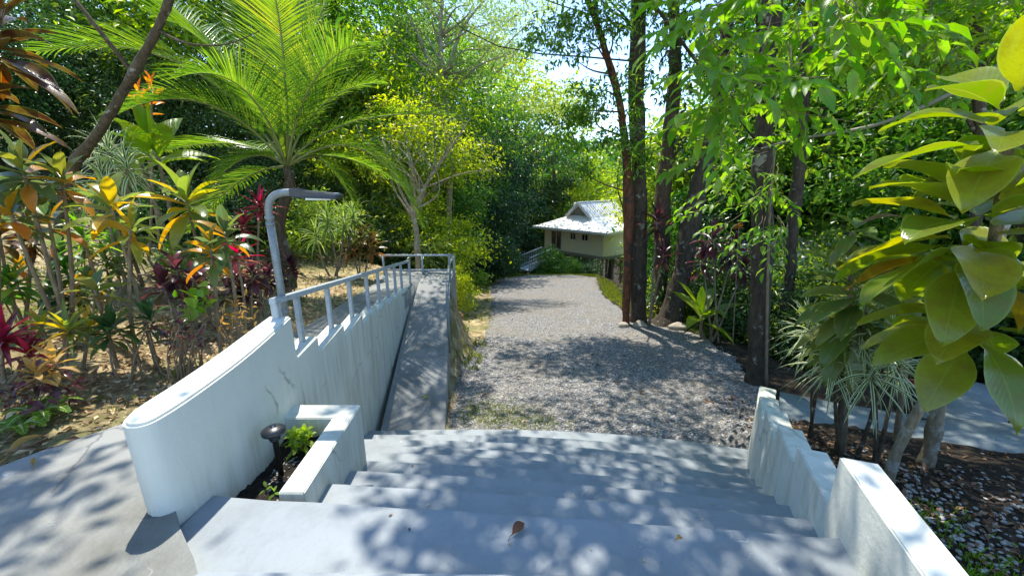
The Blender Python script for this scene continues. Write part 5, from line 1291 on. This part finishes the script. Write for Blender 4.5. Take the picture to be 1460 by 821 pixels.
while len(Q) < 70:
    x, y = rng.uniform(-.95, 2.2), rng.uniform(1.2, 4.0)
    if x < rw_in(min(y, 3.8)) - .05 and step_z(x, y) == step_z(x, y - .06) and step_z(x, y) == step_z(x, y + .05): Q.append((x, y, step_z(x, y) + .004))
Q = np.array(Q); n = len(Q); D = rng.normal(size=(n, 3)); D[:, 2] = .05; l = rng.uniform(.008, .026, n)
g = Geo(); g.add(*leaves(Q, D, np.array([[0, 0, 1.0]] * n), l, l * .5)); tag(g.build('leaf_scraps', M['litter'], smooth=False), 'tiny leaf scraps lying on the grey steps', 'leaf litter', kind='stuff')
y = 4.5 + 9 * rng.random(420) ** 1.3; l_, r_ = drive_rows(y); x = l_ + (r_ - l_) * rng.random(420)
Q = np.stack([x, y, ground(x, y) + .024], 1); n = 420; D = rng.normal(size=(n, 3)); D[:, 2] = .1; l = rng.uniform(.02, .06, n)
g = Geo(); g.add(*leaves(Q, D, norm(np.array([0, 0, 1.0]) + rng.normal(size=(n, 3)) * .3), l, l * .45)); tag(g.build('leaf_scraps', M['litter'], smooth=False), 'small dry leaves scattered over the gravel drive', 'leaf litter', kind='stuff')
# single fallen leaves
def fallen(label, p, ang, L, W, mat, curl=.5):
    g = Geo(); V, T, U = strip((0, 0, .012), (math.cos(ang), math.sin(ang), .18), (0, 0, 1), L, W, curl, 10, .5, oval, .3, .05); g.add(V, T, U)
    tube(g, [(0, 0, .012, .0022), (-math.cos(ang) * L * .16, -math.sin(ang) * L * .16 + .004, .010, .0016), (-math.cos(ang) * L * .3, -math.sin(ang) * L * .3 - .004, .004, .0012)], 6, 5)
    o = g.build('fallen_leaf', M[mat]); o.location = p; return tag(o, label, 'leaf')
fallen('curled dark brown leaf lying on the top grey step', (0.0, 1.475, .0), R(48), .085, .045, 'deadleaf', .3)
for lab, px, py, Yd, zz, L, W, mt in [('long tan leaf at the left frame edge of the slab', 18, 668, 1.95, None, .17, .05, 'lf_brown'), ('thin tan leaf on the left slab', 52, 680, 1.84, None, .10, .02, 'lf_brown'),
    ('brown curled leaf on the pebbles by the right wall end', 1400, 803, 1.45, None, .12, .05, 'deadleaf'), ('small yellow leaf on the white pebbles', 1425, 796, 1.5, None, .07, .03, 'lf_ti_yellow'),
    ('tiny tan leaf scrap on the top step near the right wall', 958, 813, 1.3, .165, .03, .02, 'lf_brown'), ('yellow leaf on the ramp', 612, 572, 4.95, None, .09, .035, 'lf_ti_yellow')]:
    p = at(px, py, Yd)
    z = zz if zz is not None else (ramp_z(p.y) if 'ramp' in lab else (float(path_z(p.y)) + .026 if px < 100 else gz(p.x, p.y) + .03))
    fallen(lab, (p.x, p.y, z), rng.uniform(0, 6.28), L, W, mt)
for i in range(9):
    y = rng.uniform(4.7, 7.5); l_, r_ = drive_rows(y); x = rng.uniform(l_ + .3, r_ - .3)
    o = fallen('brown fallen leaf lying on the gravel below the stairs', (x, y, gz(x, y) + .02), rng.uniform(0, 6.28), .10, .045, 'deadleaf'); o['group'] = 'fallen leaves on the gravel'
